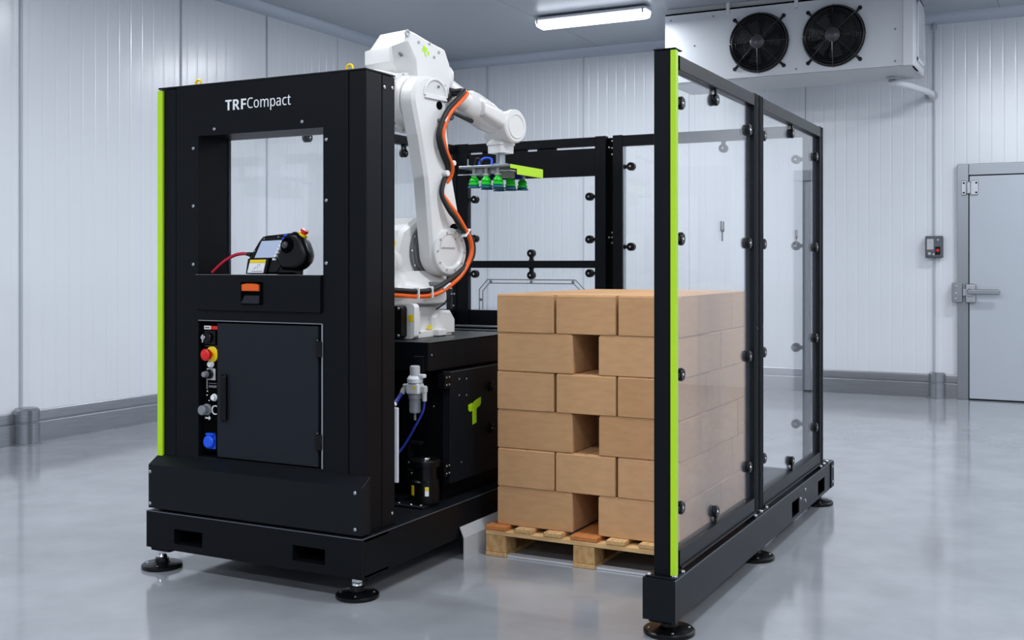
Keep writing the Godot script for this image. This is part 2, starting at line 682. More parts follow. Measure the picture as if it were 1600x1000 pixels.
	# a conduit that turns down by the fan unit
	struct("trim_9", MB.new().tube([V(-4.48, 0.3, RD1 - 0.025), V(-4.48, 2.0, RD1 - 0.025), V(-4.48, RH - 0.10, RD1 - 0.025)], 0.022, 10, 1).lathe([Vector2(0, 0), Vector2(0.032, 0), Vector2(0.032, 0.07), Vector2(0, 0.07)], T(V(-4.48, RH - 0.16, RD1 - 0.03)), 12).mesh(), M["wall_trim"], "thin pale conduit running down the back wall behind the fence post", "conduit")
	struct("trim_10", MB.new().lathe([Vector2(0, 0), Vector2(0.024, 0), Vector2(0.026, 0.05), Vector2(0.016, 0.07), Vector2(0, 0.07)], T(V(-1.435, RH - 0.17, RD1 - 0.02)), 12).mesh(), M["wall_trim"], "small pale cap on the joint strip right of the fan unit", "cap")
	# stainless baseboards in two tiers, with round bumper posts at the joints
	var prof := [Vector2(0, 0), Vector2(0.045, 0), Vector2(0.045, 0.150), Vector2(0.038, 0.158), Vector2(0.030, 0.158), Vector2(0.030, 0.166), Vector2(0.036, 0.170), Vector2(0.036, 0.236), Vector2(0.028, 0.247), Vector2(0, 0.247)]
	var bl := struct("baseboard_left", MB.new().extrude(prof, -RD1, -RD0, Transform3D(Basis(Vector3(1, 0, 0), Vector3(0, 1, 0), Vector3(0, 0, 1)), V(RX0, 0, 0)), 0.0, 50).mesh(), M["stainless"], "two-tier stainless baseboard along the left wall", "baseboard")
	var bk := struct("baseboard_back", MB.new().extrude(prof, RX0, -1.205, Transform3D(Basis(Vector3(0, 0, 1), Vector3(0, 1, 0), Vector3(1, 0, 0)), V(0, 0, RD1)), 0.0, 50).mesh(), M["stainless"], "two-tier stainless baseboard along the back wall", "baseboard")
	bl.set_meta("kind", "structure")
	bk.set_meta("kind", "structure")
	struct("baseboard_right", MB.new().extrude(prof, RD0, RD1, Transform3D(Basis(Vector3(-1, 0, 0), Vector3(0, 1, 0), Vector3(0, 0, -1)), V(RX1, 0, 0)), 0.0, 50).mesh(), M["stainless"], "two-tier stainless baseboard outside the picture on the right", "baseboard")
	var post := [Vector2(0, 0), Vector2(0.104, 0), Vector2(0.104, 0.008), Vector2(0.096, 0.012), Vector2(0.096, 0.168), Vector2(0.090, 0.172), Vector2(0.090, 0.182), Vector2(0.096, 0.186), Vector2(0.096, 0.268), Vector2(0.082, 0.282), Vector2(0, 0.284)]
	var pa := thing("bumper_post", "round stainless bumper post against the left wall baseboard", "bumper post", T(V(RX0 + 0.07, 0, 5.908)))
	add(pa, "post", MB.new().lathe(post, Transform3D(), 32, 35).mesh(), M["stainless"], W[pa])
	var pb := thing("bumper_post", "round stainless bumper post on the back wall below the switch box", "bumper post", T(V(-1.40, 0, RD1 - 0.06)))
	add(pb, "post", MB.new().lathe(post, Transform3D(), 32, 35).mesh(), M["stainless"], W[pb].scaled_local(Vector3(0.88, 0.95, 0.88)))
	# steel cold room door
	var d0 := RD1 - 0.055
	var dr := struct("door_1", MB.new().bb(-1.088, -0.02, 0.012, 2.312, d0 - 0.012, RD1, 0.006).mesh(), M["door_leaf"], "pale grey insulated cold room door in a stainless frame", "door")
	add(dr, "door_frame", MB.new().bb(-1.205, -1.096, 0, 2.44, d0, RD1, 0.004).bb(-1.094, 0.10, 2.322, 2.44, d0, RD1, 0.004).bb(-0.012, 0.10, 0, 2.32, d0, RD1, 0.004).mesh(), M["stainless_frame"])
	add(dr, "gasket", MB.new().bb(-1.098, -1.086, 0, 2.324, d0 + 0.004, RD1).bb(-1.098, -0.01, 2.31, 2.324, d0 + 0.004, RD1).bb(-1.098, -0.01, 0, 0.02, d0 + 0.004, RD1).mesh(), M["dark_void"])
	for y in [2.19, 0.35]:
		if y < 1.0:
			continue
		var hg := add(dr, "hinge", MB.new().bb(-1.165, -1.115, y - 0.075, y + 0.075, d0 - 0.02, d0, 0.006).bb(-1.075, -1.0, y - 0.075, y + 0.075, d0 - 0.03, d0 - 0.012, 0.006).cyl(V(-1.095, y - 0.06, d0 - 0.03), V(-1.095, y + 0.06, d0 - 0.03), 0.025, -1, 14, 0.004).mesh(), M["zinc"])
		screws(hg, [V(-1.14, y + 0.05, d0 - 0.02), V(-1.14, y - 0.05, d0 - 0.02), V(-1.02, y + 0.05, d0 - 0.03), V(-1.02, y - 0.05, d0 - 0.03)], FRONT, "dark_void", 1.3)
	var st := add(dr, "strike_plate", MB.new().bb(-1.255, -1.150, 1.005, 1.21, d0 - 0.045, d0 + 0.03, 0.008).mesh(), M["stainless_frame"])
	screws(st, [V(-1.215, 1.17, d0 - 0.045), V(-1.215, 1.10, d0 - 0.045), V(-1.215, 1.045, d0 - 0.045)], FRONT, "zinc", 1.6)
	add(dr, "latch", MB.new().bb(-1.15, -1.09, 1.07, 1.15, d0 - 0.05, d0 - 0.005, 0.008).bb(-1.125, -1.02, 1.00, 1.20, d0 - 0.06, d0 - 0.012, 0.015).cyl(V(-1.075, 1.11, d0 - 0.012), V(-1.075, 1.11, d0 - 0.10), 0.04, -1, 18, 0.006).mesh(), M["zinc"])
	add(dr, "handle", MB.new().bb(-1.10, -0.79, 1.09, 1.145, d0 - 0.115, d0 - 0.085, 0.012).mesh(), M["stainless_frame"])
	# switch box on the joint strip
	var sb := thing("switch_box", "small dark grey control box with red button beside the steel door", "control box", T(V(-1.43, 1.47, RD1 - 0.02)))
	add(sb, "housing", MB.new().bb(-1.517, -1.343, 1.468, 1.697, RD1 - 0.085, RD1 - 0.013, 0.008).mesh(), M["switch_grey"])
	add(sb, "cover", MB.new().bb(-1.508, -1.352, 1.478, 1.688, RD1 - 0.094, RD1 - 0.085, 0.003).mesh(), M["switch_grey"])
	add(sb, "label_plate", MB.new().bb(-1.497, -1.432, 1.555, 1.665, RD1 - 0.097, RD1 - 0.094).mesh(), M["pale_grey"])
	add(sb, "key_switch", MB.new().cyl(V(-1.473, 1.512, RD1 - 0.094), V(-1.473, 1.512, RD1 - 0.105), 0.016, -1, 14, 0.003).mesh(), M["pale_grey"])
	add(sb, "lamp", MB.new().cyl(V(-1.432, 1.505, RD1 - 0.094), V(-1.432, 1.505, RD1 - 0.104), 0.009, -1, 12, 0.002).mesh(), M["white_plastic"])
	add(sb, "button_guard", MB.new().bb(-1.415, -1.366, 1.50, 1.585, RD1 - 0.100, RD1 - 0.094, 0.002).mesh(), M["black_plastic"])
	add(sb, "red_button", MB.new().cyl(V(-1.39, 1.545, RD1 - 0.100), V(-1.39, 1.545, RD1 - 0.115), 0.017, -1, 14, 0.003).mesh(), M["red"])
	add(sb, "indicator", MB.new().cyl(V(-1.39, 1.655, RD1 - 0.094), V(-1.39, 1.655, RD1 - 0.101), 0.010, -1, 12, 0.002).mesh(), M["pale_grey"])


func lamps() -> void:
	var rows := [10.57, 7.4, 4.25, 1.1, -2.0]
	var cols := [-4.56, -1.2, 2.15]
	var names := ["back row", "second row", "third row", "fourth row", "front row"]
	for r in rows.size():
		for c in cols.size():
			var x: float = cols[c]
			if r == 0 and c > 0:
				x = [0.0, 0.45, 3.1][c]   # shifted clear of the fan unit; unseen middle lamp added to brighten back wall
			var d: float = rows[r]
			var label := "long bright tube light under the ceiling left of the fan unit" if r == 0 and c == 0 else "ceiling tube light out of view, %s, %s column" % [names[r], ["left", "middle", "right"][c]]
			var t := thing("ceiling_light", label, "ceiling light", T(V(x, RH - 0.01, d)), "ceiling tube lights")
			add(t, "housing", MB.new().loft([_lring(x, d, 0.60, 0.075, RH - 0.07), _lring(x, d, 0.625, 0.095, RH - 0.055), _lring(x, d, 0.625, 0.095, RH - 0.035), _lring(x, d, 0.60, 0.06, RH - 0.018)]).mesh(), M["white_plastic"])
			add(t, "diffuser", MB.new().loft([_lring(x, d, 0.575, 0.035, RH - 0.142), _lring(x, d, 0.605, 0.075, RH - 0.122), _lring(x, d, 0.615, 0.088, RH - 0.071)]).mesh(), M["lamp_diffuser"])
			for s in [-0.52, 0.52]:
				add(t, "bracket", MB.new().bb(x + s - 0.02, x + s + 0.02, RH - 0.02, RH - 0.010, d - 0.03, d + 0.03, 0.003).mesh(), M["zinc"])
			for s in [-0.59, 0.59]:
				add(t, "clip", MB.new().bb(x + s - 0.008, x + s + 0.008, RH - 0.10, RH - 0.03, d - 0.100, d - 0.092, 0.002).mesh(), M["pale_grey"])
			var l := AreaLight3D.new()
			l.name = "ceiling_light_glow"
			l.area_size = Vector2(1.15, 0.12)
			l.light_color = Color(0.965, 0.98, 1.0)
			l.light_energy = 6.1
			l.area_normalize_energy = true
			l.shadow_enabled = true
			l.set("area_range", 40.0)
			t.add_child(l)
			l.position = Vector3(0, -0.14, 0)
			l.rotation.x = -PI / 2


func _lring(x: float, d: float, hx: float, hd: float, y: float) -> PackedVector3Array:
	return PackedVector3Array([V(x - hx, y, d - hd), V(x + hx, y, d - hd), V(x + hx, y, d + hd), V(x - hx, y, d + hd)])


func evaporator() -> void:
	var x0 := -3.86
	var x1 := -1.445
	var y0 := 3.257
	var y1 := 3.95
	var da := 10.844
	var db := 11.66
	var t := thing("evaporator_unit", "white ceiling cooling unit with two black fans", "cooling unit", T(V((x0 + x1) / 2, y0, (da + db) / 2)))
	var holes := []
	for fx in [-2.885, -2.161]:
		holes.append([fx - 0.19, fx + 0.19, 3.59 - 0.19, 3.59 + 0.19])
	var casing := MB.new()
	casing.pierced(x0, x1, y0, y1, holes, func(a, b, c, d2): casing.bb(a, b, c, d2, da, da + 0.03))
	casing.bb(x0, x1, y0, y0 + 0.02, da + 0.03, db).bb(x0, x1, y1 - 0.02, y1, da + 0.03, db).bb(x0, x0 + 0.02, y0, y1, da + 0.03, db).bb(x1 - 0.02, x1, y0, y1, da + 0.03, db).bb(x0, x1, y0, y1, db - 0.02, db)
	add(t, "casing", casing.mesh(), M["unit_casing"])
	add(t, "drip_tray", MB.new().bb(x0 + 0.03, x1 - 0.03, y0 - 0.012, y0, da + 0.015, db - 0.03, 0.004).mesh(), M["pale_grey"])
	add(t, "corner_post", MB.new().bb(x1 - 0.085, x1 + 0.008, y0 - 0.005, y1, da - 0.012, da + 0.06, 0.004).mesh(), M["white_plastic"])
	for k in 2:
		var fx: float = [-2.885, -2.161][k]
		var f := add(t, "fan", MB.new().lathe([Vector2(0.245, 0), Vector2(0.292, 0), Vector2(0.292, 0.012), Vector2(0.276, 0.045), Vector2(0.264, 0.052), Vector2(0.256, 0.045), Vector2(0.245, 0.0)], Transform3D(FRONT, V(fx, 3.59, da)), 40).mesh(), M["black_plastic"])
		add(f, "backing", MB.new().lathe([Vector2(0, 0), Vector2(0.26, 0), Vector2(0.26, 0.003), Vector2(0, 0.003)], Transform3D(FRONT, V(fx, 3.59, da - 0.0005)), 32).mesh(), M["dark_void"])
		for b in 7:
			var an := TAU * b / 7.0 + 0.3 * k
			var bt := Transform3D(FRONT, V(fx, 3.59, da - 0.022)) * Transform3D(Basis(Vector3.UP, an), Vector3.ZERO)
			add(f, "blade", MB.new().loft([PackedVector3Array([bt * Vector3(0.06, 0.002, -0.03), bt * Vector3(0.06, 0.012, 0.03), bt * Vector3(0.06, 0.009, 0.03), bt * Vector3(0.06, -0.001, -0.03)]), PackedVector3Array([bt * Vector3(0.20, 0.0, -0.07), bt * Vector3(0.21, 0.018, 0.05), bt * Vector3(0.21, 0.015, 0.05), bt * Vector3(0.20, -0.003, -0.07)])]).mesh(), M["black_plastic"])
		var guard := MB.new()
		for g in 11:
			guard.ring(Transform3D(FRONT, V(fx, 3.59, da - 0.055 - 0.02 * (1.0 - pow((0.09 + g * 0.0165) / 0.26, 2.0)))), 0.09 + g * 0.0165, 0.0030, 40, 5)
		guard.ring(Transform3D(FRONT, V(fx, 3.59, da - 0.045)), 0.283, 0.007, 48, 6)
		guard.ring(Transform3D(FRONT, V(fx, 3.59, da - 0.015)), 0.292, 0.006, 48, 6)
		for a in 8:
			var an := TAU * a / 8.0
			var dv := Vector3(cos(an), sin(an), 0)
			guard.tube([V(fx, 3.59, da - 0.078) + dv * 0.07, V(fx, 3.59, da - 0.07) + dv * 0.19, V(fx, 3.59, da - 0.048) + dv * 0.285, V(fx, 3.59, da - 0.004) + dv * (0.30 if a % 2 == 0 else 0.33)], 0.004, 5, 2)
		add(f, "guard", guard.mesh(), M["fan_wire"])
		add(f, "hub", MB.new().lathe([Vector2(0, 0.086), Vector2(0.05, 0.084), Vector2(0.072, 0.07), Vector2(0.076, 0.03), Vector2(0.076, -0.02), Vector2(0, -0.02)], Transform3D(FRONT, V(fx, 3.59, da - 0.005)), 24, 45).mesh(), M["grey_fan"])
		for a in 4:
			var an := TAU * (a + 0.5) / 4.0
			var dv := Vector3(cos(an), sin(an), 0)
			add(f, "mounting_ear", MB.new().cyl(V(fx, 3.59, da) + dv * 0.345, V(fx, 3.59, da - 0.012) + dv * 0.345, 0.020, -1, 12, 0.003).tube([V(fx, 3.59, da - 0.006) + dv * 0.28, V(fx, 3.59, da - 0.006) + dv * 0.345], 0.014, 6, 1).mesh(), M["black_plastic"])
	# louvred grille on the end face
	var gr := add(t, "grille_frame", MB.new().pierced(0, 1, 0, 1, [], func(_a, _b, _c, _d): pass).bb(x1, x1 + 0.012, 3.34, 3.375, 11.12, 11.62, 0.003).bb(x1, x1 + 0.012, 3.89, 3.925, 11.12, 11.62, 0.003).bb(x1, x1 + 0.012, 3.34, 3.925, 11.12, 11.16, 0.003).bb(x1, x1 + 0.012, 3.34, 3.925, 11.58, 11.62, 0.003).mesh(), M["white_plastic"])
	add(gr, "backing", MB.new().bb(x1, x1 + 0.002, 3.37, 3.89, 11.15, 11.59).mesh(), M["dark_void"])
	for k in 17:
		add(gr, "slat", MB.new().at(Transform3D(Basis(Vector3(0, 0, 1), 0.5), Vector3(x1 + 0.007, 3.388 + k * 0.0305, -11.37))).box(Vector3.ZERO, Vector3(0.016, 0.012, 0.43), 0.001).mesh(), M["white_plastic"])
	for x in [-3.2, -2.52, -1.72]:
		add(t, "bracket", MB.new().bb(x - 0.018, x + 0.018, y1 - 0.05, RH - 0.008, da - 0.006, da + 0.05, 0.003).mesh(), M["white_plastic"])
	add(t, "top_gap_shade", MB.new().bb(x0, x1, y1, y1 + 0.018, da + 0.004, db - 0.02, 0.002).mesh(), M["dark_void"])  # dark sheet painting the shaded gap above the unit
	add(t, "ceiling_mount", MB.new().bb(x0 + 0.02, x1 - 0.02, y1 + 0.018, RH - 0.0105, da + 0.03, db - 0.03, 0.002).mesh(), M["pale_grey"])
	var sp := []
	for x in [-3.80, -3.35, -2.52, -1.60]:
		sp.append(V(x, 3.30, da))
		sp.append(V(x, 3.90, da))
	sp.append(V(-3.55, 3.62, da))
	sp.append(V(-1.60, 3.6, da))
	screws(t, sp, FRONT, "grey_plastic", 1.3)
	var dp := thing("drain_pipe", "white drain pipe under the right end of the fan unit", "pipe", T(V(-1.6, 3.2, 11.6)))
	add(dp, "pipe", MB.new().tube([V(-1.72, 3.21, 11.42), V(-1.71, 3.195, 11.44), V(-1.62, 3.185, 11.52), V(-1.46, 3.175, 12.10), V(-1.46, 3.175, RD1 - 0.01)], 0.034, 12, 5).mesh(), M["white_plastic"])
	add(dp, "flange", MB.new().cyl(V(-1.72, 3.225, 11.42), V(-1.72, 3.244, 11.42), 0.055, -1, 18, 0.004).cyl(V(-1.46, 3.175, RD1 - 0.03), V(-1.46, 3.175, RD1 - 0.001), 0.06, -1, 18, 0.004).mesh(), M["pale_grey"])


# ------------------------------------------------------------------ the machine on the left

func foot(o: Node3D, x: float, d: float, top: float, r := 0.092) -> void:
	var p := add(o, "foot", MB.new().lathe([Vector2(0, 0), Vector2(r - 0.004, 0), Vector2(r, 0.004), Vector2(r, 0.015), Vector2(r - 0.006, 0.02), Vector2(0.045, 0.024), Vector2(0.032, 0.03), Vector2(0.030, 0.045), Vector2(0, 0.045)], T(V(x, 0, d)), 32, 35).mesh(), M["black_plastic"])
	add(p, "stem", MB.new().lathe([Vector2(0, 0.04), Vector2(0.020, 0.04), Vector2(0.024, 0.052), Vector2(0.020, 0.062), Vector2(0.012, 0.064), Vector2(0.012, top + 0.002), Vector2(0, top + 0.002)], T(V(x, 0, d)), 18, 35).lathe([Vector2(0, top - 0.016), Vector2(0.024, top - 0.016), Vector2(0.024, top + 0.001), Vector2(0, top + 0.001)], T(V(x, 0, d)), 6, 20).mesh(), M["chrome"])
	var sp := []
	for k in 4:
		var a := TAU * k / 4 + 0.5
		sp.append(V(x + cos(a) * (r - 0.022), 0.0205, d + sin(a) * (r - 0.022)))
	for q in sp:
		add(p, "bolt", screw_mesh, M["zinc"], Transform3D(Basis.from_scale(Vector3(0.8, 0.8, 0.8)), q))


func machine_base() -> void:
	var t := thing("machine_base", "low black steel skid on round feet under the cabinet", "machine base", T(V(-3.25, 0, 5.1)))
	var b := MB.new()
	b.pierced(-3.851, -2.648, 0.10, 0.264, [[-3.681, -3.512, 0.132, 0.199], [-3.005, -2.834, 0.140, 0.206]], func(a, c, y0, y1): b.bb(a, c, y0, y1, 3.754, 3.772))
	b.bb(-3.851, -2.648, 0.252, 0.264, 3.772, 3.95).bb(-3.851, -2.648, 0.10, 0.112, 3.772, 3.95)
	add(t, "front_beam", b.mesh(), M["black_paint"])
	for h in [[-3.681, -3.512, 0.132, 0.199], [-3.005, -2.834, 0.140, 0.206]]:
		var s := add(t, "fork_pocket", MB.new().bb(h[0] - 0.006, h[0], h[2] - 0.006, h[3] + 0.006, 3.772, 4.05).bb(h[1], h[1] + 0.006, h[2] - 0.006, h[3] + 0.006, 3.772, 4.05).bb(h[0], h[1], h[2] - 0.006, h[2], 3.772, 4.05).bb(h[0], h[1], h[3], h[3] + 0.006, 3.772, 4.05).bb(h[0], h[1], h[2], h[3], 4.04, 4.05).mesh(), M["black_paint"])
		screws(s, [V(h[1] - 0.010, (h[2] + h[3]) / 2, 3.80)], Basis(Vector3(0, 1, 0), Vector3(-1, 0, 0), Vector3(0, 0, 1)), "zinc", 0.8)
	add(t, "side_beam", MB.new().bb(-2.78, -2.648, 0.10, 0.264, 3.7725, 6.52, 0.003).mesh(), M["black_paint"])
	add(t, "side_beam", MB.new().bb(-3.851, -3.72, 0.10, 0.264, 3.7725, 6.52, 0.003).mesh(), M["black_paint"])
	add(t, "deck_plate", MB.new().bb(-3.846, -2.652, 0.258, 0.268, 3.757, 6.51, 0.002).mesh(), M["black_cover"])
	add(t, "edge_highlight", MB.new().bb(-3.8515, -2.647, 0.2645, 0.268, 3.7535, 3.757).bb(-2.651, -2.647, 0.2645, 0.268, 3.757, 6.50).mesh(), M["edge_highlight"])  # painted highlight along the front and right deck edges
	add(t, "rear_beam", MB.new().bb(-3.72, -2.78, 0.10, 0.258, 6.40, 6.52, 0.003).mesh(), M["black_paint"])
	for p in [[-3.80, 3.80], [-2.728, 3.836], [-3.79, 6.36], [-2.745, 6.34]]:
		foot(t, p[0], p[1], 0.082)
		add(t, "foot_bracket", MB.new().bb(maxf(p[0] - 0.07, -3.845), minf(p[0] + 0.07, -2.655), 0.08, 0.10, p[1] - 0.025, p[1] + 0.07, 0.003).mesh(), M["black_paint"])


func cabinet() -> void:
	var t := thing("operator_cabinet", "tall black operator cabinet with a lime edge and window", "machine cabinet", T(V(-3.26, 0.268, 3.94)))
	var y0 := 0.268
	var y1 := 2.215
	var f := 3.83
	var bk := 4.047
	var wx0 := -3.606
	var wx1 := -2.901
	# front: stiles, header, rails, as one frame with the window and the lower bay left open
	var fr := MB.new()
	fr.pierced(-3.741, -2.770, y0, y1, [[wx0, wx1, 1.352, 1.986], [wx0, wx1, 0.523, 1.147]], func(a, b, c, d): fr.bb(a, b, c, d, f, bk))
	add(t, "front_frame", fr.mesh(), M["black_paint"])
	add(t, "seam", MB.new().bb(-3.748, -3.740, y0, y1 - 0.004, f + 0.012, bk - 0.01).bb(-2.771, -2.766, y0, y1 - 0.004, f + 0.012, bk - 0.01).mesh(), M["dark_void"])
	add(t, "left_column", MB.new().bb(-3.851, -3.747, y0, y1 - 0.003, f + 0.003, bk, 0.002).mesh(), M["black_paint"])
	add(t, "lime_strip", MB.new().bb(-3.853, -3.820, 0.45, y1 - 0.008, f - 0.008, f + 0.02, 0.002).mesh(), M["lime"], Transform3D(), "lime green edge strip")
	add(t, "right_column", MB.new().bb(-2.767, -2.679, y0, y1, f, 3.946, 0.003).mesh(), M["black_paint"])
	add(t, "side_panel", MB.new().bb(-2.79, -2.679, y0, y1 - 0.002, 3.950, bk, 0.003).mesh(), M["black_paint"])
	add(t, "top_cap", MB.new().bb(-3.853, -2.677, y1, y1 + 0.008, f - 0.003, bk + 0.002, 0.002).mesh(), M["black_cover"])
	for x in [-3.70, -2.835]:
		add(t, "lifting_eye", MB.new().at(T(V(x, y1 + 0.008, 3.93))).lathe([Vector2(0, 0), Vector2(0.022, 0), Vector2(0.020, 0.008), Vector2(0.008, 0.012), Vector2(0, 0.012)], Transform3D(), 14).ring(Transform3D(FRONT, Vector3(0, 0.025, 0)), 0.016, 0.006, 16, 6).mesh(), M["yellow"], Transform3D(), "yellow lifting eye")
	# window pane
	add(t, "window_pane", MB.new().bb(wx0 + 0.001, wx1 - 0.001, 1.353, 1.985, bk - 0.014, bk - 0.008).mesh(), M["clear_pane"])
	add(t, "pane_edge", MB.new().bb(wx0 + 0.0005, wx0 + 0.004, 1.353, 1.985, bk - 0.020, bk - 0.0145).mesh(), M["pane_edge"])
	add(t, "window_latch", MB.new().bb(wx1 - 0.006, wx1, 1.70, 1.78, bk - 0.03, bk - 0.016, 0.002).mesh(), M["black_plastic"])
	# shelf box below the window
	add(t, "shelf", MB.new().bb(wx0 - 0.004, wx1 - 0.004, 1.192, 1.352, f - 0.016, f, 0.003).bb(wx0 + 0.001, wx1 - 0.001, 1.340, 1.352, f, bk - 0.022).mesh(), M["black_paint"])
	add(t, "shelf_highlight", MB.new().bb(wx0 - 0.003, wx1 - 0.005, 1.3525, 1.3545, f - 0.015, f - 0.010).mesh(), M["joint_grey"])  # grey strip paints the highlight on the front edge of the shelf
	var hd := add(t, "latch_frame", MB.new().pierced(-3.337, -3.218, 1.222, 1.322, [[-3.327, -3.228, 1.232, 1.312]], func(_a, _b, _c, _d): pass).bb(-3.337, -3.218, 1.222, 1.232, f - 0.024, f - 0.016, 0.002).bb(-3.337, -3.218, 1.312, 1.322, f - 0.024, f - 0.016, 0.002).bb(-3.337, -3.327, 1.222, 1.322, f - 0.024, f - 0.016, 0.002).bb(-3.228, -3.218, 1.222, 1.322, f - 0.024, f - 0.016, 0.002).bb(-3.330, -3.225, 1.23, 1.315, f - 0.018, f - 0.0158).mesh(), M["dark_void"])
	add(hd, "orange_flap", MB.new().extrude([Vector2(-0.048, -0.015), Vector2(0.048, -0.015), Vector2(0.048, 0.014), Vector2(0.02, 0.018), Vector2(-0.02, 0.018), Vector2(-0.048, 0.014)], 0, 0.014, T(V(-3.278, 1.297, f - 0.018)), 0.003).mesh(), M["orange"])
	add(hd, "grey_lip", MB.new().loft([PackedVector3Array([V(-3.326, 1.229, f - 0.018), V(-3.229, 1.229, f - 0.018), V(-3.235, 1.262, f - 0.018), V(-3.318, 1.262, f - 0.018)]), PackedVector3Array([V(-3.328, 1.227, f - 0.032), V(-3.227, 1.227, f - 0.032), V(-3.229, 1.233, f - 0.030), V(-3.326, 1.233, f - 0.030)])]).mesh(), M["door_grey"])
	# lower bay: back sheet, operating strip and door
	add(t, "bay_back", MB.new().bb(wx0 + 0.0005, wx1 - 0.0005, 0.5235, 1.1465, f + 0.045, f + 0.055).mesh(), M["dark_void"])
	var op := add(t, "operating_strip", MB.new().bb(-3.600, -3.503, 0.545, 1.138, f + 0.022, f + 0.045, 0.002).mesh(), M["dark_void"])
	var pf := f + 0.022
	add(op, "sign", MB.new().bb(-3.590, -3.551, 1.103, 1.119, pf - 0.002, pf).mesh(), M["white_print"], Transform3D(), "white half of the small sign")
	add(op, "sign", MB.new().bb(-3.550, -3.508, 1.103, 1.119, pf - 0.002, pf).mesh(), M["red"], Transform3D(), "red half of the small sign")
	for k in 4:
		add(op, "print_mark", MB.new().bb(-3.584 + k * 0.007, -3.579 + k * 0.007, 1.108, 1.114, pf - 0.003, pf - 0.002).mesh(), M["black_plastic"])
	add(op, "rotary_switch", MB.new().bb(-3.580, -3.512, 1.035, 1.098, pf - 0.016, pf, 0.004).cyl(V(-3.552, 1.066, pf - 0.016), V(-3.552, 1.066, pf - 0.03), 0.024, -1, 18, 0.003).mesh(), M["black_plastic"])
	add(op, "key", MB.new().bb(-3.573, -3.566, 1.045, 1.082, pf - 0.036, pf - 0.030, 0.001).ring(Transform3D(FRONT, V(-3.570, 1.068, pf - 0.033)), 0.009, 0.003, 14, 5).mesh(), M["chrome"])
	add(op, "divider", MB.new().bb(-3.585, -3.508, 1.026, 1.028, pf - 0.002, pf).mesh(), M["joint_grey"])
	var es := add(op, "emergency_stop", MB.new().lathe([Vector2(0, 0), Vector2(0.036, 0), Vector2(0.036, 0.006), Vector2(0.030, 0.010), Vector2(0, 0.010)], Transform3D(FRONT, V(-3.541, 0.990, pf)), 26).mesh(), M["yellow"])
	add(es, "push_button", MB.new().lathe([Vector2(0, 0.008), Vector2(0.014, 0.008), Vector2(0.014, 0.024), Vector2(0.026, 0.028), Vector2(0.027, 0.044), Vector2(0.020, 0.05), Vector2(0, 0.052)], Transform3D(FRONT, V(-3.546, 0.990, pf)), 24, 35).mesh(), M["red"])
	for q in [[-3.548, 0.945], [-3.528, 0.794]]:
		add(op, "white_button", MB.new().lathe([Vector2(0, 0), Vector2(0.017, 0), Vector2(0.017, 0.006), Vector2(0.013, 0.008), Vector2(0.012, 0.016), Vector2(0, 0.017)], Transform3D(FRONT, V(q[0], q[1], pf)), 18).mesh(), M["white_print"])
	add(op, "selector_plate", MB.new().bb(-3.574, -3.522, 0.872, 0.926, pf - 0.004, pf, 0.002).mesh(), M["pale_grey"])
	add(op, "selector", MB.new().cyl(V(-3.553, 0.900, pf - 0.004), V(-3.553, 0.900, pf - 0.016), 0.022, -1, 18, 0.003).mesh(), M["black_plastic"])
	add(op, "selector_key", MB.new().cyl(V(-3.56, 0.900, pf - 0.016), V(-3.56, 0.900, pf - 0.042), 0.015, 0.013, 14, 0.003).bb(-3.573, -3.567, 0.83, 0.88, pf - 0.006, pf - 0.002, 0.001).mesh(), M["grey_plastic"])
	add(op, "print_line", MB.new().bb(-3.562, -3.517, 0.856, 0.858, pf - 0.001, pf).mesh(), M["grey_plastic"])
	for k in 5:
		add(op, "print_mark", MB.new().bb(-3.562 + k * 0.0095, -3.556 + k * 0.0095, 0.838, 0.848, pf - 0.001, pf).mesh(), M["grey_plastic"])
	screws(op, [V(-3.572, 0.820, pf), V(-3.574, 0.802, pf), V(-3.562, 0.778, pf)], FRONT, "white_print", 0.45)
	add(op, "connector", MB.new().lathe([Vector2(0, 0), Vector2(0.026, 0), Vector2(0.026, 0.01), Vector2(0.021, 0.012), Vector2(0.023, 0.04), Vector2(0.018, 0.046), Vector2(0, 0.046)], Transform3D(FRONT, V(-3.570, 0.737, pf)), 20).mesh(), M["grey_plastic"])
	lettering(op, "print_letter", "C", false, T(V(-3.545, 0.716, pf - 0.001)), 0.032, 0.042, M["white_print"])
	add(op, "arrow_mark", MB.new().extrude([Vector2(0, 0.004), Vector2(0.022, 0.004), Vector2(0.022, 0.011), Vector2(0.034, 0), Vector2(0.022, -0.011), Vector2(0.022, -0.004), Vector2(0, -0.004)], 0, 0.001, T(V(-3.585, 0.698, pf))).mesh(), M["white_print"])
	var so := add(op, "power_socket", MB.new().bb(-3.574, -3.518, 0.558, 0.628, pf - 0.008, pf, 0.004).mesh(), M["blue"])
	add(so, "lid", MB.new().lathe([Vector2(0, 0), Vector2(0.030, 0), Vector2(0.030, 0.012), Vector2(0.024, 0.018), Vector2(0, 0.020)], Transform3D(FRONT, V(-3.549, 0.592, pf - 0.008)), 22).bb(-3.568, -3.520, 0.622, 0.632, pf - 0.02, pf, 0.003).mesh(), M["blue"])
	var dr := add(t, "door", MB.new().bb(-3.499, -2.931, 0.528, 1.134, f + 0.004, f + 0.040, 0.003).mesh(), M["door_grey"])
	add(dr, "handle", MB.new().extrude(rr(0.034, 0.212, 0.012), 0.0, 0.026, T(V(-3.450, 0.800, f + 0.006)), 0.008).mesh(), M["black_plastic"])
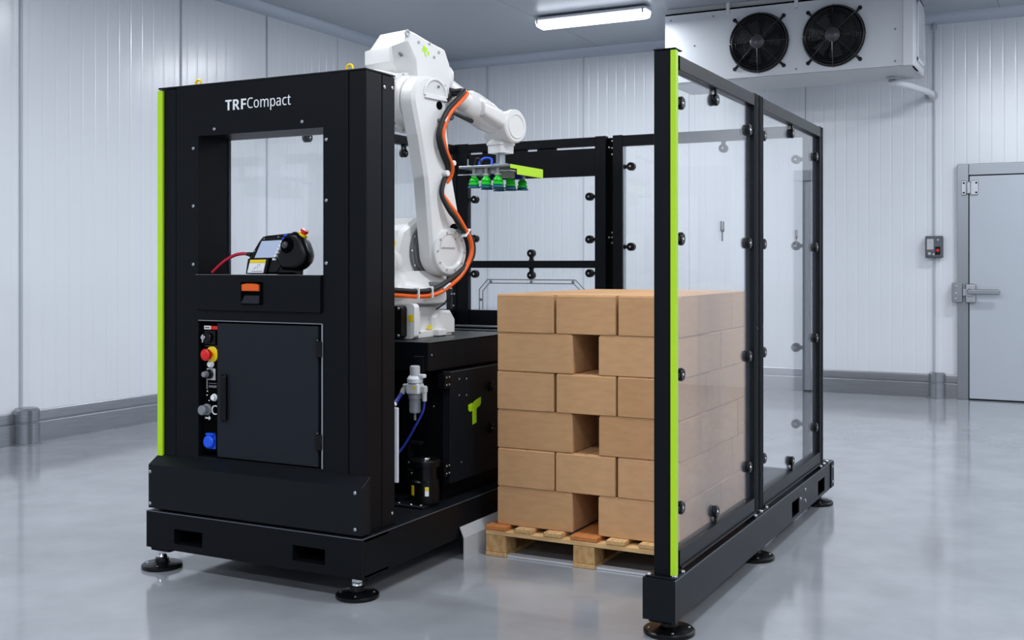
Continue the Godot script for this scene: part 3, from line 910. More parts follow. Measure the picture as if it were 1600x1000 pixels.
	for y in [1.036, 0.637]:
		var h := add(dr, "hinge", MB.new().bb(-2.929, -2.905, y - 0.034, y + 0.034, f - 0.010, f + 0.02, 0.003).cyl(V(-2.931, y - 0.036, f - 0.006), V(-2.931, y + 0.036, f - 0.006), 0.008, -1, 10).mesh(), M["black_plastic"])
		screws(h, [V(-2.926, y + 0.038, f - 0.006)], Basis(), "zinc", 0.5)
	add(t, "bay_highlight", MB.new().bb(-2.909, -2.9015, 0.524, 1.1465, f - 0.003, f + 0.010, 0.001).bb(wx0 + 0.001, -2.9015, 1.1425, 1.1465, f - 0.003, f + 0.004, 0.001).mesh(), M["alu"])  # bright strips paint light caught on the right and top bay edges
	# kick cover across the front
	var kp := [Vector2(3.768, 0.277), Vector2(3.768, 0.476), Vector2(3.829, 0.514), Vector2(3.829, 0.277)]
	add(t, "kick_cover", MB.new().extrude(kp, -3.854, -2.656, Transform3D(Basis(Vector3(0, 0, -1), Vector3(0, 1, 0), Vector3(1, 0, 0)), Vector3.ZERO), 0.002, 15).mesh(), M["black_cover"])
	# screws
	var sp := []
	for p in [[-3.637, 1.931], [-3.637, 1.667], [-3.637, 1.40], [-3.511, 2.013], [-3.014, 2.017], [-2.885, 1.933], [-2.885, 1.673], [-2.885, 1.405]]:
		sp.append(V(p[0], p[1], f))
	for p in [[-3.842, 0.443], [-3.842, 0.297], [-2.691, 0.453], [-2.691, 0.302]]:
		sp.append(V(p[0], p[1], 3.768))
	screws(t, sp, FRONT, "zinc", 1.05)
	screws(t, [V(-2.679, 2.16, 3.965), V(-2.679, 2.165, 4.025), V(-2.679, 0.32, 4.025)], SIDE, "zinc", 1.1)
	# lettering
	lettering(t, "lettering", "TRF", true, T(V(-3.446, 2.092, f + 0.0005)), 0.121, 0.047, M["white_print"])
	lettering(t, "lettering", "Compact", false, T(V(-3.319, 2.079, f + 0.0005)), 0.243, 0.062, M["white_print"])
	# white cable trunking at the back corner
	add(t, "cable_duct", MB.new().bb(-2.690, -2.667, 0.448, 0.775, 4.049, 4.061, 0.002).mesh(), M["white_plastic"], Transform3D(), "white cable duct")


func pedestal() -> void:
	var t := thing("robot_pedestal", "black steel pedestal box carrying the white robot", "pedestal", T(V(-3.2, 0.268, 4.9)))
	add(t, "top_box", MB.new().bb(-3.72, -2.727, 0.90, 1.03, 4.40, 5.26, 0.003).mesh(), M["black_paint"])
	add(t, "top_plate", MB.new().bb(-3.72, -2.725, 1.0305, 1.036, 4.398, 5.262, 0.002).mesh(), M["black_cover"])
	add(t, "edge_highlight", MB.new().bb(-3.72, -2.7245, 1.0335, 1.0363, 4.3975, 4.3995).bb(-2.7265, -2.7245, 1.0335, 1.0363, 4.3995, 5.262).mesh(), M["edge_highlight"])  # light lines painting the glint on the top plate edges
	add(t, "body", MB.new().bb(-3.70, -2.765, 0.268, 0.90, 4.60, 5.24, 0.003).mesh(), M["black_paint"])
	var d := add(t, "side_door", MB.new().bb(-2.745, -2.70, 0.352, 0.886, 4.555, 5.22, 0.003).mesh(), M["black_cover"])
	add(d, "edge_highlight", MB.new().bb(-2.702, -2.6995, 0.8835, 0.8865, 4.556, 5.219).bb(-2.744, -2.70, 0.8835, 0.8865, 4.5545, 4.557).mesh(), M["edge_highlight"])  # door edge highlight, painted as thin light strips
	# leaf mark, lime green
	var lt := Transform3D(Basis(Vector3(0, 0, -1), Vector3(0, 1, 0), Vector3(1, 0, 0)), V(-2.70, 0.67, 4.785))
	add(d, "lime_mark", MB.new().extrude([Vector2(-0.016, -0.062), Vector2(0.022, -0.056), Vector2(0.022, 0.010), Vector2(0.030, 0.016), Vector2(0.058, 0.024), Vector2(0.066, 0.034), Vector2(0.068, 0.066), Vector2(0.024, 0.058), Vector2(-0.002, 0.050), Vector2(-0.012, 0.036), Vector2(-0.016, 0.010)], 0, 0.002, lt).extrude([Vector2(-0.058, 0.040), Vector2(-0.016, 0.046), Vector2(-0.022, 0.006), Vector2(-0.040, 0.004), Vector2(-0.056, 0.012)], 0, 0.002, lt).mesh(), M["lime"], Transform3D(), "lime green leaf-shaped mark")
	for y in [0.845, 0.425]:
		var h := add(d, "hinge", MB.new().bb(-2.744, -2.698, y - 0.035, y + 0.035, 4.505, 4.555, 0.003).mesh(), M["black_plastic"])
		screws(h, [V(-2.698, y + 0.018, 4.518), V(-2.698, y - 0.018, 4.518), V(-2.698, y + 0.018, 4.543), V(-2.698, y - 0.018, 4.543)], SIDE, "zinc", 0.7)
	screws(d, [V(-2.70, 0.845, 4.64), V(-2.70, 0.84, 4.71), V(-2.70, 0.766, 4.64), V(-2.70, 0.76, 4.71), V(-2.70, 0.44, 4.66)], SIDE, "zinc", 0.65)
	for y in [0.78, 0.565]:
		add(d, "latch_knob", MB.new().lathe([Vector2(0, 0), Vector2(0.026, 0), Vector2(0.026, 0.01), Vector2(0.018, 0.014), Vector2(0.016, 0.022), Vector2(0, 0.023)], Transform3D(SIDE, V(-2.70, y, 4.955)), 18).lathe([Vector2(0, 0.02), Vector2(0.007, 0.022), Vector2(0.006, 0.028), Vector2(0, 0.029)], Transform3D(SIDE, V(-2.70, y + 0.004, 4.955)), 10).mesh(), M["black_plastic"])
		screws(d, [V(-2.676, y + 0.002, 4.955)], SIDE, "chrome", 0.9)
	screws(t, [V(-2.727, 0.975, 4.43)], SIDE, "zinc", 0.7)
	screws(t, [V(-2.95, 0.85, 4.60), V(-2.82, 0.71, 4.60), V(-2.82, 0.42, 4.60)], FRONT, "zinc", 0.6)
	var sp := []
	for x in [-2.95, -2.88, -2.80]:
		sp.append(V(x, 1.036, 5.20))
	screws(t, sp, Basis(), "zinc", 0.7)


# ------------------------------------------------------------------ the robot; local axes: x forward along the arm, y up, z to its right

var RB: Transform3D


func L(a: float, y: float, l: float) -> Vector3:
	return Vector3(a, y, l)


func aring(pts: Array, l: float) -> PackedVector3Array:
	var p := PackedVector3Array()
	for q in pts:
		p.append(Vector3(q.x, q.y, l))
	return p


func arc(c: Vector2, r: float, a0: float, a1: float, n: int) -> Array:
	var out := []
	for k in n + 1:
		var a := deg_to_rad(lerpf(a0, a1, float(k) / n))
		out.append(c + Vector2(cos(a), sin(a)) * r)
	return out


func robot() -> void:
	RB = Transform3D(Basis(Vector3.UP, deg_to_rad(78)), V(-3.09, 1.0367, 4.8))
	var BASE := Transform3D(Basis(Vector3.UP, deg_to_rad(90)), V(-3.09, 1.0367, 4.8))
	var w: Material = M["white_robot"]
	var t := thing("industrial_robot", "white six-axis robot arm with black and orange cables", "robot arm", RB)
	# base casting
	var rings := []
	for q in [[0.0, 0.42, 0.31, 0.03, 0.0], [0.028, 0.42, 0.31, 0.03, 0.0], [0.034, 0.36, 0.27, 0.05, 0.0], [0.10, 0.33, 0.25, 0.09, 0.0], [0.135, 0.33, 0.30, 0.14, 0.0], [0.152, 0.33, 0.33, 0.16, 0.0]]:
		var r := PackedVector3Array()
		for p in rr(q[1], q[2], q[3], 5):
			r.append(Vector3(p.x - 0.02, q[0], -p.y))
		rings.append(r)
	var bs := add(t, "base", MB.new().loft(rings, 35).mesh(), w, BASE)
	# lugs and the box that sticks out at the right
	add(bs, "base_block", MB.new().loft([aring([Vector2(-0.02, 0.0), Vector2(0.20, 0.0), Vector2(0.20, 0.085), Vector2(0.16, 0.125), Vector2(0.02, 0.135), Vector2(-0.02, 0.10)], 0.06), aring([Vector2(-0.02, 0.0), Vector2(0.20, 0.0), Vector2(0.20, 0.085), Vector2(0.16, 0.125), Vector2(0.02, 0.135), Vector2(-0.02, 0.10)], 0.145), aring([Vector2(-0.005, 0.012), Vector2(0.185, 0.012), Vector2(0.185, 0.078), Vector2(0.15, 0.112), Vector2(0.03, 0.12), Vector2(-0.005, 0.09)], 0.16)], 30).mesh(), w, BASE)
	add(bs, "base_foot", MB.new().bb(-0.02, 0.06, 0, 0.035, -0.19, -0.10, 0.006).bb(-0.24, -0.16, 0, 0.03, -0.165, -0.08, 0.006).mesh(), w, BASE)
	var cp := add(bs, "connector_flange", MB.new().loft([aring2(rr(0.27, 0.17, 0.02), -0.265, 0.087, 0.065), aring2(rr(0.27, 0.17, 0.02), -0.222, 0.087, 0.065)], 30).mesh(), w, BASE)
	cp.set_meta("label", "white connector flange")
	add(bs, "connector_box", MB.new().loft([aring2(rr(0.22, 0.155, 0.015), -0.312, 0.084, 0.045), aring2(rr(0.225, 0.158, 0.016), -0.2655, 0.084, 0.045)], 30).mesh(), M["black_plastic"], BASE)
	for q in [[0.140, 0.150], [0.140, 0.018], [-0.05, 0.150]]:
		add(bs, "screw", screw_mesh, M["zinc"], BASE * Transform3D(Basis(Vector3(0, 1, 0), Vector3(-1, 0, 0), Vector3(0, 0, 1)), Vector3(-0.312, q[1], q[0])))
	# warning stickers on the base: yellow plates facing the side
	add(bs, "flange_neck", MB.new().box(Vector3(-0.18, 0.075, 0.06), Vector3(0.10, 0.13, 0.19), 0.01).mesh(), w, BASE)
	add(bs, "warning_sticker", MB.new().extrude([Vector2(-0.013, 0), Vector2(0.013, 0), Vector2(0.013, 0.034), Vector2(-0.013, 0.034)], 0, 0.001, Transform3D(Basis(Vector3(0, 0, 1), Vector3(0, 1, 0), Vector3(-1, 0, 0)), Vector3(-0.2652, 0.085, 0.180))).mesh(), M["yellow"], BASE)
	add(bs, "warning_sticker", MB.new().bb(-0.055, 0.02, 0.036, 0.055, -0.1480, -0.1455).mesh(), M["yellow"], BASE)
	# waist
	add(t, "waist", MB.new().lathe([Vector2(0, 0.150), Vector2(0.155, 0.150), Vector2(0.165, 0.160), Vector2(0.185, 0.165), Vector2(0.190, 0.172), Vector2(0.190, 0.225), Vector2(0.182, 0.238), Vector2(0, 0.238)], Transform3D(), 40, 35).mesh(), w, RB)
	add(t, "waist_ring", MB.new().lathe([Vector2(0.150, 0.154), Vector2(0.1885, 0.156), Vector2(0.1885, 0.162), Vector2(0.150, 0.162)], Transform3D(), 40, 35).mesh(), M["joint_grey"], RB)
	# turret carrying axis 2
	var tp := [Vector2(-0.20, 0.236), Vector2(0.18, 0.236), Vector2(0.22, 0.30), Vector2(0.245, 0.36)]
	tp.append_array(arc(Vector2(0.12, 0.43), 0.15, -12, 84, 8))
	tp.append_array([Vector2(0.06, 0.600), Vector2(0.02, 0.602), Vector2(-0.09, 0.535), Vector2(-0.125, 0.43), Vector2(-0.20, 0.40)])
	add(t, "turret", MB.new().extrude(tp, -0.14, 0.035, Transform3D(), 0.018, 30).mesh(), w, RB)
	add(t, "turret_motor", MB.new().lathe([Vector2(0, 0), Vector2(0.07, 0), Vector2(0.085, 0.015), Vector2(0.085, 0.16), Vector2(0.095, 0.17), Vector2(0.095, 0.20), Vector2(0, 0.20)], MB.along(L(-0.30, 0.36, -0.04), Vector3(1, 0, 0)), 24, 35).loft([aring2(rr(0.17, 0.17, 0.03), -0.33, 0.36, -0.04), aring2(rr(0.19, 0.19, 0.03), -0.31, 0.36, -0.04), aring2(rr(0.19, 0.19, 0.03), -0.19, 0.36, -0.04)], 30).mesh(), w, RB)
	add(t, "turret_skirt", MB.new().loft([_ry(rr(0.46, 0.30, 0.08), 0.237, -0.01, -0.01), _ry(rr(0.44, 0.28, 0.08), 0.275, -0.01, -0.015), _ry(rr(0.30, 0.20, 0.06), 0.33, 0.0, -0.03)], 40).mesh(), w, RB)
	for q in [[-0.14, 0.475], [-0.155, 0.465]]:
		add(t, "yellow_sticker", MB.new().bb(q[0] - 0.006, q[0] + 0.010, q[1] - 0.016, q[1] + 0.004, -0.0365, -0.0345).mesh(), M["yellow"], RB)
	add(t, "shoulder_ring", MB.new().lathe([Vector2(0, 0), Vector2(0.152, 0), Vector2(0.155, 0.004), Vector2(0.155, 0.016), Vector2(0.140, 0.018), Vector2(0.138, 0.030), Vector2(0, 0.030)], MB.along(L(0.12, 0.43, 0.033), Vector3(0, 0, 1)), 40, 30).mesh(), M["joint_grey"], RB)
	for k in 12:
		var a := TAU * k / 12
		add(t, "bolt", screw_mesh, M["zinc"], RB * Transform3D(Basis(Vector3(1, 0, 0), Vector3(0, 0, 1), Vector3(0, -1, 0)), L(0.12 + cos(a) * 0.1475, 0.43 + sin(a) * 0.1475, 0.050)))
	# lower arm: a flat link from the shoulder to the elbow
	var S := Vector2(0.12, 0.43)
	var E := Vector2(-0.02, 1.19)
	var up := (E - S).normalized()
	var side := Vector2(up.y, -up.x)
	var ang := rad_to_deg(side.angle())
	var lp := arc(S, 0.128, ang - 178, ang - 2, 16)
	lp.append_array([S.lerp(E, 0.25) + side * 0.114, S.lerp(E, 0.5) + side * 0.100, S.lerp(E, 0.75) + side * 0.106])
	lp.append_array(arc(E, 0.122, ang - 4, ang + 184, 16))
	lp.append_array([S.lerp(E, 0.75) - side * 0.106, S.lerp(E, 0.5) - side * 0.100, S.lerp(E, 0.25) - side * 0.114])
	var la := add(t, "lower_arm", MB.new().extrude(lp, 0.062, 0.168, Transform3D(), 0.016, 28).mesh(), w, RB)
	# boss with a bolt circle at the shoulder, and the elbow cover, its recess shade put into the colour
	add(la, "shoulder_boss", MB.new().lathe([Vector2(0.078, 0), Vector2(0.122, 0), Vector2(0.118, 0.012), Vector2(0.108, 0.015), Vector2(0.090, 0.015), Vector2(0.080, 0.006), Vector2(0.078, 0.0)], MB.along(L(S.x, S.y, 0.166), Vector3(0, 0, 1)), 36, 35).mesh(), w, RB)
	add(la, "shoulder_cap", MB.new().extrude([Vector2(-0.055, 0.0), Vector2(0.05, 0.0), Vector2(0.05, 0.05), Vector2(0.02, 0.085), Vector2(-0.055, 0.085)], 0.160, 0.176, T(L(S.x - 0.01, S.y + 0.015, 0)), 0.005).mesh(), w, RB)
	for k in 10:
		var a := TAU * k / 10 - 1.9
		add(la, "bolt", screw_mesh, M["pale_grey"], RB * Transform3D(Basis(Vector3(1, 0, 0), Vector3(0, 0, 1), Vector3(0, -1, 0)), L(S.x + cos(a) * 0.099, S.y + sin(a) * 0.099, 0.181)))
	var ep := arc(Vector2(0.017, 1.214), 0.074, 0, 180, 14)
	add(la, "elbow_cover", MB.new().extrude(ep, 0.150, 0.1685, Transform3D(), 0.0, 30).mesh(), M["white_robot_shaded"], RB)
	var rim := []
	for q in arc(Vector2(0.017, 1.216), 0.080, -4, 184, 18):
		rim.append(L(q.x, q.y, 0.168))
	add(la, "elbow_rim", MB.new().tube(rim, 0.0085, 8, 1).mesh(), w, RB)
	add(la, "elbow_shelf", MB.new().loft([aring([Vector2(-0.066, 1.200), Vector2(0.100, 1.196), Vector2(0.090, 1.222), Vector2(-0.058, 1.226)], 0.160), aring([Vector2(-0.062, 1.196), Vector2(0.096, 1.192), Vector2(0.086, 1.212), Vector2(-0.054, 1.216)], 0.178)], 30).mesh(), w, RB)
	for p in [[0.038, 1.262, 0.006], [0.050, 0.961, 0.009]]:
		add(la, "plug", MB.new().cyl(L(p[0], p[1], 0.165), L(p[0], p[1], 0.177), p[2], -1, 12, 0.002).mesh(), M["joint_grey"], RB)
	add(la, "cable_hole", MB.new().cyl(L(0.046, 1.168, 0.160), L(0.046, 1.168, 0.1695), 0.022, -1, 20).mesh(), M["dark_void"], RB)
	add(la, "cable_hole", MB.new().extrude(circle(0.040, 20), 0.150, 0.1697, T(L(0.158, 0.531, 0), Basis.from_scale(Vector3(1.0, 1.05, 1)))).mesh(), M["dark_void"], RB)
	add(la, "arm_plug", MB.new().cyl(L(0.080, 0.825, 0.165), L(0.080, 0.825, 0.20), 0.016, -1, 14, 0.004).cyl(L(0.128, 0.88, 0.160), L(0.128, 0.88, 0.20), 0.014, -1, 14, 0.003).mesh(), w, RB)
	# upper arm housing
	var hr := []
	# l, top limit, inset, how far the lower rear corner is cut back
	for q in [[-0.25, 1.466, 0.014, 0.0], [-0.236, 1.487, 0.0, 0.0], [-0.16, 1.556, 0.0, 0.0], [-0.055, 1.556, 0.0, 0.0], [-0.045, 1.556, 0.0, 0.02], [0.030, 1.556, 0.0, 0.07], [0.048, 1.54, 0.012, 0.08]]:
		var lim: float = q[1]
		var ins: float = q[2]
		var cut: float = q[3]
		hr.append(aring([Vector2(-0.088 + ins + cut, 1.400 + ins), Vector2(-0.02 + cut * 0.4, 1.330), Vector2(0.05, 1.13 + ins), Vector2(0.20, 1.15 + ins), Vector2(0.262 - ins, 1.26), Vector2(0.262 - ins, minf(1.415, lim)), Vector2(0.215, minf(1.497 - ins, lim)), Vector2(0.14, minf(1.512 - ins, lim)), Vector2(0.0, minf(1.548 - ins, lim - 0.003)), Vector2(-0.050 + ins, minf(1.556 - ins, lim - 0.002)), Vector2(-0.088 + ins + cut * 0.25, minf(1.470 + cut * 0.3, lim - 0.004))], q[0]))
	var ua := add(t, "upper_arm_housing", MB.new().loft(hr, 28).mesh(), w, RB)
	add(ua, "rear_bolt", MB.new().cyl(L(-0.045, 1.43, -0.01), L(-0.075, 1.435, 0.005), 0.008, -1, 10, 0.002).mesh(), M["joint_grey"], RB)
	add(ua, "lifting_eye", MB.new().ring(Transform3D(Basis(Vector3(1, 0, 0), Vector3(0, 0, 1), Vector3(0, -1, 0)), L(-0.055, 1.535, 0.042)), 0.014, 0.006, 16, 6).mesh(), M["pale_grey"], RB)
	for p in [[0.045, 1.475], [0.058, 1.47], [0.052, 1.49], [0.068, 1.482], [0.062, 1.452], [0.084, 1.464]]:
		add(ua, "lime_sticker", MB.new().extrude([Vector2(0, 0), Vector2(0.016, -0.004), Vector2(0.014, -0.02), Vector2(0.002, -0.016)], 0, 0.001, T(L(p[0], p[1], 0.0482))).mesh(), M["lime"], RB)
	for p in [[0.10, 1.505], [0.02, 1.50], [0.17, 1.47], [0.215, 1.30], [0.20, 1.22], [0.135, 1.44]]:
		add(ua, "screw", screw_mesh, M["pale_grey"], RB * Transform3D(Basis(Vector3(1, 0, 0), Vector3(0, 0, 1), Vector3(0, -1, 0)).scaled(Vector3(1.2, 1.2, 1.2)), L(p[0], p[1], 0.048)))
	# elbow gear and motor behind the link
	add(t, "elbow_drive", MB.new().lathe([Vector2(0, 0), Vector2(0.105, 0), Vector2(0.125, 0.02), Vector2(0.125, 0.10), Vector2(0.142, 0.11), Vector2(0.142, 0.20), Vector2(0.155, 0.205), Vector2(0.155, 0.235), Vector2(0.135, 0.24), Vector2(0.132, 0.30), Vector2(0, 0.30)], MB.along(L(E.x + 0.005, E.y, -0.235), Vector3(0, 0, 1)), 40, 30).mesh(), w, RB)
	for k in 14:
		var a := TAU * k / 14
		add(t, "bolt", screw_mesh, M["zinc"], RB * Transform3D(Basis(Vector3(1, 0, 0), Vector3(0, 0, 1), Vector3(0, -1, 0)), L(E.x + 0.005 + cos(a) * 0.146, E.y + sin(a) * 0.146, 0.002)))
	add(t, "elbow_motor", MB.new().loft([aring2(rr(0.19, 0.20, 0.03), -0.215, 1.235, -0.12), aring2(rr(0.21, 0.22, 0.04), -0.19, 1.235, -0.12), aring2(rr(0.21, 0.22, 0.04), -0.03, 1.235, -0.12)], 30).mesh(), w, RB)
	for k in 3:
		add(t, "cooling_fin", MB.new().bb(-0.20, -0.05, 1.165 + k * 0.055, 1.185 + k * 0.055, -0.002, 0.115 - 0.13, 0.004).mesh(), w, RB)
	# forearm
	var A := L(0.215, 1.36, -0.08)
	var B := L(0.825, 1.155, -0.08)
	var ft := MB.along(A, B - A)
	add(t, "forearm", MB.new().lathe([Vector2(0, -0.06), Vector2(0.115, -0.06), Vector2(0.122, 0.03), Vector2(0.115, 0.085), Vector2(0.085, 0.115), Vector2(0.066, 0.13), Vector2(0.060, 0.30), Vector2(0.064, 0.315), Vector2(0.080, 0.335), Vector2(0.086, 0.37), Vector2(0.084, 0.50), Vector2(0.075, 0.56), Vector2(0.064, 0.59), Vector2(0, 0.60)], ft, 36, 40).mesh(), w, RB)
	# wrist: a barrel across the arm with the round cover on its right end
	var wr := add(t, "wrist", MB.new().lathe([Vector2(0, -0.085), Vector2(0.070, -0.085), Vector2(0.084, -0.07), Vector2(0.090, 0.0), Vector2(0.090, 0.085), Vector2(0.096, 0.09), Vector2(0.096, 0.108), Vector2(0.088, 0.116), Vector2(0, 0.116)], MB.along(L(B.x, B.y - 0.006, B.z), Vector3(0, 0, 1)), 36, 32).mesh(), w, RB)
	add(wr, "wrist_cover", MB.new().lathe([Vector2(0, 0.117), Vector2(0.060, 0.117), Vector2(0.064, 0.121), Vector2(0.070, 0.121), Vector2(0.074, 0.116), Vector2(0.076, 0.110)], MB.along(L(B.x, B.y - 0.006, B.z), Vector3(0, 0, 1)), 32, 25).mesh(), w, RB)
	add(wr, "wrist_side_box", MB.new().loft([aring2(rr(0.10, 0.075, 0.025), 0.56, 1.225, -0.02), aring2(rr(0.12, 0.09, 0.03), 0.60, 1.215, -0.03), aring2(rr(0.12, 0.10, 0.03), 0.72, 1.185, -0.03), aring2(rr(0.10, 0.08, 0.03), 0.80, 1.17, -0.03)], 40).mesh(), w, RB)
	add(wr, "wrist_block", MB.new().loft([_ry(rr(0.115, 0.115, 0.02), 1.000, 0.825, -0.08), _ry(rr(0.118, 0.118, 0.02), 1.043, 0.825, -0.08), _ry(rr(0.128, 0.128, 0.02), 1.046, 0.825, -0.08), _ry(rr(0.128, 0.128, 0.02), 1.056, 0.825, -0.08), _ry(rr(0.105, 0.105, 0.03), 1.075, 0.825, -0.08), _ry(rr(0.09, 0.10, 0.03), 1.11, 0.825, -0.08)], 30).mesh(), w, RB)
	add(wr, "tool_flange", MB.new().lathe([Vector2(0, 0.930), Vector2(0.045, 0.930), Vector2(0.045, 0.942), Vector2(0.027, 0.944), Vector2(0.027, 1.002), Vector2(0, 1.002)], T(L(0.825, 0, -0.08)), 24, 30).mesh(), M["alu"], RB)
	# cables, held to the arm by clips
	var oz := 0.205
	var upper := [L(0.285, 1.262, 0.02), L(0.262, 1.262, 0.10), L(0.236, 1.251, 0.185), L(0.152, 1.189, oz), L(0.089, 1.133, oz), L(0.051, 1.074, oz), L(0.032, 1.008, oz), L(0.061, 0.929, oz), L(0.109, 0.868, oz - 0.01), L(0.125, 0.820, oz - 0.03), L(0.105, 0.780, oz - 0.045)]
	var lower := [L(0.040, 0.72, 0.19), L(0.083, 0.655, 0.215), L(0.122, 0.614, 0.22), L(0.170, 0.560, 0.22), L(0.225, 0.489, 0.22), L(0.230, 0.413, 0.22), L(0.161, 0.314, 0.22), L(0.060, 0.248, 0.215), L(-0.039, 0.215, 0.222), L(-0.153, 0.206, 0.215), L(-0.306, 0.216, 0.18), L(-0.42, 0.22, 0.10)]
	add(t, "orange_cable", MB.new().tube(upper, 0.0125, 10, 5).mesh(), M["orange"], RB, "orange cable on the upper link")
	add(t, "orange_cable", MB.new().tube(lower, 0.0115, 10, 5).mesh(), M["orange"], RB, "orange cable round the shoulder")
	for sh in [[-0.022, 0.010, 0.0], [-0.012, -0.004, -0.02]]:
		var u2 := []
		for p in upper:
			u2.append(p + Vector3(sh[0], sh[1], sh[2]))
		u2[0] += Vector3(0.02, 0.02, 0)
		add(t, "black_cable", MB.new().tube(u2, 0.012, 10, 5).mesh(), M["rubber"], RB)
	var l2 := [L(0.068, 0.80, 0.185)]
	for k in lower.size():
		var p: Vector3 = lower[k]
		var out: Vector3 = [Vector3(0.0, 0, 0), Vector3(-0.012, -0.02, 0), Vector3(-0.018, -0.012, 0), Vector3(-0.01, -0.012, -0.005), Vector3(0.020, 0.006, -0.01), Vector3(0.024, -0.004, -0.01), Vector3(0.012, 0.026, -0.005), Vector3(-0.01, 0.028, 0), Vector3(-0.01, 0.025, 0), Vector3(0, 0.024, 0), Vector3(0, 0.024, 0), Vector3(0, 0.024, 0)][k]
		l2.append(p + out)
	add(t, "black_cable", MB.new().tube(l2, 0.013, 10, 5).mesh(), M["rubber"], RB)
	add(t, "black_cable", MB.new().tube([L(0.075, 1.10, 0.195), L(0.16, 1.12, 0.15), L(0.24, 1.155, 0.06), L(0.34, 1.175, 0.0), L(0.45, 1.165, -0.03), L(0.54, 1.155, -0.05)], 0.012, 10, 5).mesh(), M["rubber"], RB)
	add(t, "black_cable", MB.new().tube([L(0.09, 1.205, 0.15), L(0.16, 1.215, 0.12), L(0.24, 1.255, 0.07), L(0.285, 1.282, 0.03)], 0.013, 10, 5).mesh(), M["rubber"], RB)
	add(t, "thin_wire", MB.new().tube([L(0.06, 0.235, 0.20), L(0.07, 0.20, 0.205), L(0.06, 0.165, 0.19), L(0.03, 0.135, 0.16)], 0.004, 6, 5).mesh(), M["rubber"], RB)
	for p in [[0.060, 1.105, 0.195, 0.9], [0.195, 0.525, 0.215, 0.8], [0.040, 0.255, 0.212, 0.5], [-0.075, 0.225, 0.222, 1.57], [-0.165, 0.222, 0.215, 1.57]]:
		add(t, "cable_clip", MB.new().at(Transform3D(Basis(Vector3(0, 0, 1), p[3] - 1.57), L(p[0], p[1], p[2]))).box(Vector3.ZERO, Vector3(0.006, 0.058, 0.040), 0.002).mesh(), M["white_print"], RB)
	add(t, "cable_bracket", MB.new().bb(0.03, 0.09, 1.085, 1.10, -0.205, -0.165, 0.004).bb(0.16, 0.23, 0.53, 0.545, -0.215, -0.165, 0.004).bb(0.01, 0.06, 0.255, 0.275, -0.215, -0.10, 0.004).bb(0.272, 0.30, 1.25, 1.285, -0.05, 0.10, 0.004).mesh(), M["joint_grey"], RB)


# a ring of (z, y) points standing across the forward axis at a
func aring2(pts: Array, a: float, y: float, l: float) -> PackedVector3Array:
	var p := PackedVector3Array()
	for q in pts:
		p.append(Vector3(a, y + q.y, l - q.x))
	return p


# a level ring at height y
func _ry(pts: Array, y: float, a: float, l: float) -> PackedVector3Array:
	var p := PackedVector3Array()
	for q in pts:
		p.append(Vector3(a + q.x, y, l - q.y))
	return p


